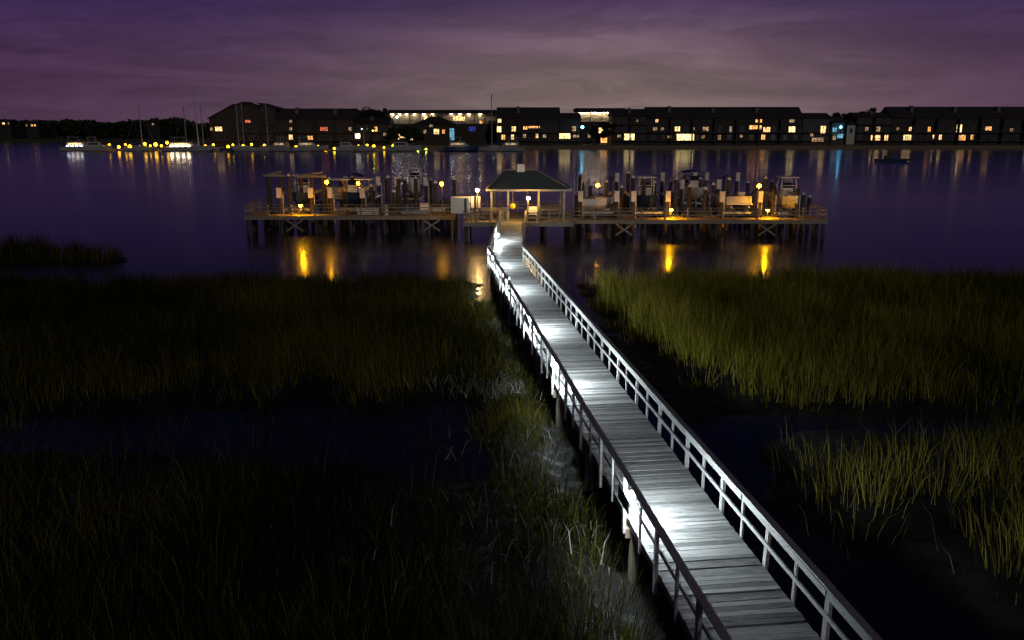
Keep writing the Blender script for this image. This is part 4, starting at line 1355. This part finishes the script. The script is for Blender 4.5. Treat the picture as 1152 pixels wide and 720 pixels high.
condo('longest dark condominium row, with many small warm windows, right of the middle', 729, 902, 120.3,
      [(739, 136, 1.1, 1.1, 'w'), (745, 145, 1.2, .9, 'd'), (737, 145, 1.6, 1.0, 'd'), (762, 145, 2.0, 1.6, 'w'), (771, 154.6, 6.4, 2.4, 'y'), (794, 145, 2.2, 1.4, 'd'), (822, 145.5, 1.0, 2.0, 'd'), (791, 154, 1.2, 1.0, 'd'),
       (853.6, 136, 2.4, 1.1, 'o'), (850, 143.2, 4.6, 1.3, 'o'), (862.5, 145.8, 2.6, 1.7, 'w'), (891, 136, 2.0, 1.0, 'd'), (891, 145.6, 2.4, 2.0, 'y'), (753, 154, 1.4, .9, 'd'), (780, 145, 1.1, .9, 'd'), (834, 153, 1.0, .9, 'd')])
condo('small pale condominium with one tall warm window, left of the cyan-lit house', 903, 934, 127, [(926, 145.8, 2.0, 2.5, 'w'), (920, 157, 4.5, 1.4, 'd'), (913, 152, 1.2, 1, 'd')], 'siding', pyeave=133)
ch = thing('waterfront_house', 'narrow house washed in cyan floodlight near the gap in the condominium row', 'building', (gx(942, FY - 1, 5), FY - 1, 0))
hw_ = (gx(949, FY, 5) - gx(935, FY, 5)) / 2
zc1 = zat(138, FY)
MB().box(-hw_, hw_, 0, 9, 1.4, zc1).build('wall', 'siding', ch)
roof_prism(-hw_, hw_, 0, 9, zc1 + .003, zc1 + 2.0).build('roof', 'roofdark', ch)
for px, py, ww, hh, kd in ((939, 146, 1.6, 1.5, 'c'), (945, 153, 2.2, 1.5, 'c'), (938.5, 155, 1.2, 1.4, 'd')):
    z = zat(py, FY - 1); window(ch, gx(px, FY - 1, z) - ch.location.x, z, ww, hh, -.005, kd, 1)
z = zat(151, FY - 1)
MB().box(-hw_, hw_, -1.6, -.006, z - .15, z).build('balcony', 'whitepaint', ch)
ph_ = thing('waterfront_house', 'pale gable-ended house right of the gap in the condominium row', 'building', (gx(957, FY, 5), FY, 0))
hw_ = (gx(962, FY, 5) - gx(953, FY, 5)) / 2
zc2 = zat(141, FY)
MB().box(-hw_, hw_, 0, 9, 1.4, zc2).build('wall', 'stuccopale', ph_)
MB().add([(-hw_ - .3, -.3, zc2 + .003), (hw_ + .3, -.3, zc2 + .003), (hw_ + .3, 9.3, zc2 + .003), (-hw_ - .3, 9.3, zc2 + .003), (0, -.3, zc2 + 1.7), (0, 9.3, zc2 + 1.7)],
         [(0, 4, 5, 3), (1, 2, 5, 4), (0, 1, 4), (2, 3, 5), (3, 2, 1, 0)]).build('roof', 'roofdark', ph_)
window(ph_, 0, 6.5, 1.0, 1.4, -.004, None, 1)
condo('dark stepped condominium wing with a wide warm ground floor window', 963, 1002.5, 126.5, [(985, 155, 3.6, 1.8, 'w'), (997, 155, 1.4, 2.0, 'w'), (975, 145, 1.2, 1.2, 'd')], pyeave=132)
condo('dark condominium row at the right end with blue and orange windows', 1003, 1200, 120,
      [(1024, 145, 1.1, 1.3, 'w'), (1020.6, 154.6, 3.0, 1.9, 'w'), (1051, 154, 1.3, 1.4, 'w'), (1079, 144.5, 2.0, 2.6, 'y'), (1082, 155, 2.8, 2.0, 'o'), (1112, 144.5, 2.4, 1.3, 'o'), (1079, 135, 1.0, 1.0, 'b'), (1010, 145, 1, 1, 'd'), (1138, 146, 1.2, 1, 'd')])


# street lamps on the far bank
def far_lamp(name, px, pyb, yy, label, mat, h=None, r=.30, group=None, arm=0.0):
    z = zat(pyb, yy)
    x = gx(px, yy, z)
    g = 1.35 if yy > 306 else .45
    t = thing(name, label, 'lamp', (x, yy, 0), 0, group)
    MB().cyl((0, 0, g - .3), (0, 0, z - r), .10, .07, 6).build('pole', 'darkmetal', t)
    MB().ball((0, 0, z), r, 6, 5).build('globe', mat, t)
    MB().cyl((0, 0, z + r), (0, 0, z + r + .15), r * .8, .05, 6).build('lamp_cap', 'darkmetal', t)


far_lamp('street_lamp', 655.2, 143, 310, 'tall street lamp with cold cyan light on the far bank', 'far_cyan', r=.55)
far_lamp('street_lamp', 946, 143, 311.5, 'cyan-white floodlight lamp in front of the narrow far house', 'far_cyan', r=.45)
far_lamp('street_lamp', 407, 145, 310, 'pale street lamp right of the brilliant window of the low wing', 'far_white', r=.16)
far_lamp('street_lamp', 419.3, 147, 310, 'pale green street lamp before the trees left of the gallery', 'far_green', r=.16)
far_lamp('street_lamp', 446.7, 131.8, 326, 'white floodlight at roof height above the lit gallery trees', 'far_white', r=.42)

# ------------------------------------------------------------------ marina dock with lamps and boats
mdx0, mdx1 = gx(106, 291, .5), gx(530, 291, .5)
md = thing('marina_dock', 'long low floating marina dock along the far left shore', 'dock', (0, 291, 0))
MB().box(mdx0, mdx1, 0, 2.4, .05, .5).build('deck', 'dockwood', md)
for x in np.arange(mdx0 + 3, mdx1, 9): MB().cyl((x, 2.6, -1), (x, 2.6, 2.4), .18, .18, 8).build('piling', 'pile', md)
for i, x in enumerate(np.arange(mdx0 + 6, mdx1, 14)): MB().box(x - .6, x + .6, -11, -.01, .05, .45).build('finger', 'dockwood', md)
TENS = ['first', 'second', 'third', 'fourth', 'fifth', 'sixth', 'seventh', 'eighth', 'ninth', 'tenth', 'eleventh', 'twelfth', 'thirteenth', 'fourteenth', 'fifteenth', 'sixteenth', 'seventeenth', 'eighteenth', 'nineteenth',
        'twentieth'] + ['twenty-' + q for q in ('first', 'second', 'third', 'fourth', 'fifth', 'sixth', 'seventh', 'eighth', 'ninth')] + ['thirtieth'] + ['thirty-' + q for q in ('first', 'second', 'third', 'fourth', 'fifth', 'sixth')]
LP_ = [(116, 165.5), (123, 163), (133.6, 165.3), (141, 162.5), (146, 165), (157.5, 164.8), (163, 162), (169, 164), (175, 162.5), (181.5, 164), (188, 160.5), (196.6, 163.3), (231, 165), (240, 163), (256.5, 165), (262, 163), (274, 164.5),
       (283, 162.5), (297.6, 163.8), (307, 165), (318, 163.3), (333, 165), (341, 163), (358, 164.5), (366, 166.5), (376, 167), (384, 166), (394, 164), (403.6, 165), (413, 163.5), (420.5, 164.6), (432, 166), (443, 164)]
for i, (px, py) in enumerate(LP_):
    far_lamp('dock_lamp', px, py, 291.3, 'yellow globe lamp on the marina dock, %s from its left end' % TENS[i], 'far_yellow', r=(.62, .34, .50, .40)[(i * 7) % 4], group='yellow lamps along the marina dock')
far_lamp('dock_lamp', 470.2, 168.3, 291.3, 'yellow-green lamp at the marina dock end below the pyramid-roofed house, left of its twin', 'far_green', r=.42, group='green lamps at the marina dock end')
far_lamp('dock_lamp', 479.3, 168.3, 291.3, 'yellow-green lamp at the marina dock end below the pyramid-roofed house, right of its twin', 'far_green', r=.34, group='green lamps at the marina dock end')


def sail_boat(label, px, pytop, yy, Ln=10.5, rz=0.0, lean=0.0, hull='farhull'):
    zt = zat(pytop, yy)
    t = thing('sail_boat', label, 'boat', (gx(px, yy, 2), yy, 0), rz, 'boats moored at the far marina')
    hull_mesh(Ln, Ln * .31, 1.15, .5, 10, .35).build('hull', hull, t)
    MB().box(-1.8, 2.0, -.9, .9, 1.2, 1.85).build('cabin', 'farhull', t)
    mast = MB().cyl((.8, 0, 1.2), (.8 + lean * zt, 0, zt), .21, .13, 6).build('mast', 'alu', t)
    MB().bar((.7, 0, 2.9), (-3.6, 0, 2.8), .22, .30).build('boom', 'canvasblue', mast)
    MB().cyl((.8 + lean * zt, 0, zt - .2), (Ln / 2 - .1, 0, 1.5), .02, .02, 4).cyl((.8 + lean * zt, 0, zt - .2), (-Ln / 2 + .1, 0, 1.2), .02, .02, 4).build('stay', 'alu', mast)
    MB().box(.72, .88, -1.2, 1.2, zt * .55, zt * .55 + .06).build('spreader', 'alu', mast)


SB = [(157.5, 117, 289, 'sailing boat with a lone thin mast among yellow lamps, left in the marina', 0.2), (213, 119, 287, 'sailing boat whose short mast stands left of the tallest mast', .3),
      (221, 98, 285, 'sailing boat with the tallest mast, at the left part of the far marina', -.1), (232, 119, 289, 'sailing boat whose short mast stands right of the tallest mast', .25),
      (266, 118, 287, 'sailing boat moored before the shed-roofed block, leftmost mast there', .1), (277.5, 115, 287, 'sailing boat moored before the shed-roofed block, middle mast there', .3),
      (299, 116.5, 287, 'sailing boat moored before the shed-roofed block, rightmost mast there', .2), (556, 105, 286, 'sailing boat with a tall mast before the middle condominium row', .15), (407, 144, 288, 'sailing boat with low mast in front of the low dark wing', 0.0)]
for i, (px, py, yy, lab, rz) in enumerate(SB):
    sail_boat(lab, px, py, yy, 10.5, rz + (PI if i % 2 else 0), -.012 if i == 2 else 0.0, 'hullblue' if i in (1, 4) else 'farhull')


def yacht(label, px, yy, Ln, rz, lights=None, hull='farhull', fly=True):
    t = thing('motor_yacht', label, 'boat', (gx(px, yy, 1), yy, 0), rz, 'boats moored at the far marina')
    hull_mesh(Ln, Ln * .29, 1.5, .5, 12, .6).build('hull', hull, t)
    cb = MB().add([(-Ln * .34, -1.4, 1.55), (Ln * .20, -1.3, 1.6), (Ln * .20, 1.3, 1.6), (-Ln * .34, 1.4, 1.55), (-Ln * .32, -1.3, 3.1), (Ln * .06, -1.2, 3.1), (Ln * .06, 1.2, 3.1), (-Ln * .32, 1.3, 3.1)],
                  [(0, 1, 5, 4), (1, 2, 6, 5), (2, 3, 7, 6), (3, 0, 4, 7), (4, 5, 6, 7)]).build('cabin', 'farhull', t)
    for sg in (-1, 1): MB().box(-Ln * .28, Ln * .05, sg * 1.40 - .02, sg * 1.40 + .02, 2.2, 2.75).build('side_window', WIN['w'] if lights else (WIN['d'] if int(px) % 3 == 1 else M['glassdark']), cb)
    if fly:
        for sx in (-Ln * .28, -Ln * .05):
            for sy in (-1.1, 1.1): MB().cyl((sx, sy, 3.1), (sx, sy, 4.6), .05, .05, 5).build('top_post', 'alu', t)
        MB().box(-Ln * .32, -Ln * .02, -1.25, 1.25, 4.6, 4.72).build('hard_top', 'farhull', t)
    if lights:
        for k in range(4):
            MB().box(-Ln * .33 + k * Ln * .11, -Ln * .33 + k * Ln * .11 + Ln * .06, -1.62, -1.45, 1.72, 1.92).build('deck_light', lights, t)
    return t


yacht('brightly lit white motor yacht at the left end of the far marina', 92, 288.5, 13, .15, 'far_white')
yacht('long motor yacht with a row of pinkish deck lights at the far marina', 212, 286, 17, .05, 'far_warm')
yacht('unlit white motor boat moored right of the brightly lit yacht', 110, 288, 9, .3)
yacht('white motor boat under the shed-roofed block at the far marina', 313, 286, 10, 2.9)
yacht('white motor boat with flybridge below the long row with the red window', 349, 286, 12, .3)
yacht('dark motor boat moored at the right end of the far marina', 520, 286, 13, .1, None, 'hullblue')
yacht('motor boat moored behind the mast of the middle condominium row', 571, 286, 11, 3.0, None, 'farhull')
yacht('small white motor boat between the yellow lamps in the middle of the far marina', 392, 287, 8.5, .2, None, 'farhull', False)
yacht('pale motor boat beside the two green lamps of the marina', 455, 286.5, 11, .05, None, 'farhull', False)
# dark barge on the open water at the right, and a small white buoy
bg_ = thing('work_barge', 'low dark barge lying alone on open water before the right hand condominiums', 'barge', (gx(1005, 215, .5), 215, 0))
hull_mesh(8.8, 2.8, .7, .3, 10, .1, 5).build('hull', 'hullblue', bg_)
MB().box(-2.2, -.8, -.7, .7, .72, 1.5).build('cabin', 'black', bg_)
bu = thing('channel_buoy', 'tiny white buoy floating on open water beyond the pavilion roof', 'buoy', (gx(555, 230, .3), 230, 0))
MB().cyl((0, 0, -.3), (0, 0, .45), .45, .35, 10).build('float', 'whitepaint', bu)
MB().cyl((0, 0, .451), (0, 0, 1.1), .12, .06, 8).build('stem_post', 'whitepaint', bu)


# ------------------------------------------------------------------ trees
def leaf_cloud(centres, radii, n, size):
    k = rng.integers(0, len(centres), n)
    c = np.asarray(centres)[k]; r = np.asarray(radii)[k]
    d = rng.standard_normal((n, 3)); d /= np.linalg.norm(d, axis=1)[:, None]
    rad = rng.random(n) ** .45
    p = c + d * (rad * r)[:, None] * np.array([1, 1, .72])
    a = rng.standard_normal((n, 3)); a /= np.linalg.norm(a, axis=1)[:, None]
    b2 = np.cross(a, rng.standard_normal((n, 3))); b2 /= np.linalg.norm(b2, axis=1)[:, None]
    s1 = (size * (.5 + rng.random(n)))[:, None]
    V = np.stack([p - a * s1, p + b2 * s1 * .5, p + a * s1, p - b2 * s1 * .5], 1).reshape(-1, 3)
    F = np.arange(n * 4).reshape(-1, 4)
    return V, F, np.repeat(np.clip(.5 + .3 * rng.standard_normal(n), 0, 1), 4)


def tree(px, pytop, yy, spread, label, n=1100, pine=False, name='tree'):
    zt = zat(pytop, yy)
    t = thing(name, label, 'tree', (gx(px, yy, 5), yy, 0), 0, 'trees on the far shore')
    h = zt - 1.4
    tr = MB()
    tr.cyl((0, 0, 1.2), (.1, 0, 1.4 + h * .55), .30, .17, 7).cyl((.1, 0, 1.4 + h * .55), (0, .1, 1.4 + h * .9), .17, .06, 6)
    cs, rs = [], []
    for k in range(9):
        a = rng.random() * 2 * PI; q = rng.random() ** .7 * spread * .75
        zz = 1.4 + h * (.62 + .30 * rng.random()) if pine else 1.4 + h * (.38 + .48 * rng.random())
        c = (q * math.cos(a), q * math.sin(a), zz)
        cs.append(c); rs.append(spread * (.40 + .25 * rng.random()))
        tr.cyl((.05, 0, 1.4 + h * (.35 if not pine else .55)), c, .09, .03, 5)
    cs.append((0, 0, zt - spread * .3)); rs.append(spread * .36)
    tr.build('trunk', 'pile', t)
    V, F, T = leaf_cloud(cs, rs, n * 3, .40)
    np_mesh('crown', V, F, None, 'leafdark', False, T, t)


TR = [(401, 121.5, 330, 5.4, 'rounded dark tree rising behind the low wing, leftmost of its clump'), (410, 123, 328, 5.0, 'bushy dark tree behind the low wing, second from the left of its clump'),
      (418, 121.5, 330, 5.4, 'dark tree behind the low wing, middle of its clump'), (427, 123, 328, 5.0, 'dark tree behind the low wing, right in its clump'), (434, 121.8, 332, 2.4, 'narrow pointed dark tree at the left corner of the lit gallery'),
      (441, 143, 312, 2.8, 'low dark tree before the lit gallery, leftmost of three'), (456, 141, 312, 3.2, 'dark tree before the lit gallery, middle of three'), (468, 143.5, 312, 2.8, 'low dark tree before the lit gallery, rightmost of three'),
      (647, 122, 330, 2.2, 'pointed dark tree left of the bright white gallery'), (668, 141, 310.5, 2.6, 'dark tree right of the tall cyan street lamp'), (684, 138, 311, 2.4, 'dark tree silhouetted against the bright white gallery'),
      (939, 125.5, 345, 4.2, 'broad dark tree behind the gap beside the cyan-lit house'), (955, 126, 345, 4.2, 'dark tree filling the gap right of the cyan-lit house'), (980, 120.5, 335, 3.6, 'open-crowned tree rising above the stepped wing on the right'),
      (968, 125, 340, 3.2, 'small dark tree between the gap and the open-crowned tree')]
for px, py, yy, sp, lab in TR: tree(px, py, yy, sp, lab, 1100 if px != 980 else 500, px == 980)

# far wooded shore on the left: one dark mass
n = 26000
X = rng.uniform(-300, -104, n); Yq = rng.uniform(412, 440, n)
top = 9.4 + 1.6 * (vnoise(np.column_stack([X, np.zeros(n)]), .09, 71) - .5) * 2 + 1.0 * (vnoise(np.column_stack([X, Yq]), .3, 72) - .5) * 2
Zq = 1.0 + (top - 1.0) * rng.random(n) ** .6
a = rng.standard_normal((n, 3)); a /= np.linalg.norm(a, axis=1)[:, None]
b2 = np.cross(a, rng.standard_normal((n, 3))); b2 /= np.linalg.norm(b2, axis=1)[:, None]
p = np.column_stack([X, Yq, Zq]); s1 = (.9 * (.5 + rng.random(n)))[:, None]
V = np.stack([p - a * s1, p + b2 * s1 * .6, p + a * s1, p - b2 * s1 * .6], 1).reshape(-1, 3)
tag(np_mesh('treeline', V, np.arange(n * 4).reshape(-1, 4), None, 'leafdark', False, np.repeat(rng.random(n), 4)), 'low black line of woodland along the far left shore', 'woodland', None, 'stuff')


def far_house(px, py, yy, label, kinds):
    z = zat(py, yy)
    t = thing('waterfront_house', label, 'building', (gx(px, yy, z), yy, 0), 0, 'distant houses in the far left woods')
    MB().box(-3, 3, 0, 7, 1.2, z + .8).build('wall', 'roofdark', t)
    roof_prism(-3, 3, 0, 7, z + .803, z + 1.9).build('roof', 'roofdark', t)
    for dx_, ww, kd in kinds: window(t, dx_, z, ww * .8, .9, -.004, kd, 1)


far_house(4, 138.8, 409, 'distant house with one orange window at the far left edge of the woods', [(0, 1.6, 'w'), (2.4, .8, 'd')])
far_house(36, 141, 409, 'distant house with a few small warm windows in the far left woods', [(-2.6, .9, 'd'), (0, 1.2, 'o'), (1.4, 1.0, 'w')])
far_house(172, 139.6, 409, 'distant house with faint window in the woods nearest to the marina', [(0, 1.2, 'd')])

# ------------------------------------------------------------------ render settings
SC.view_settings.view_transform = 'Standard'
SC.view_settings.look = 'None'
SC.view_settings.exposure = 0
SC.view_settings.gamma = 1
SC.view_settings.use_curve_mapping = False
SC.render.engine = 'CYCLES'
cy = SC.cycles
cy.use_denoising = True
try: cy.denoiser = 'OPENIMAGEDENOISE'
except Exception: pass
cy.max_bounces = 5
cy.diffuse_bounces = 2
cy.glossy_bounces = 3
cy.transmission_bounces = 2
cy.sample_clamp_indirect = 6
cy.use_light_tree = True
cy.caustics_reflective = True
cy.caustics_refractive = False
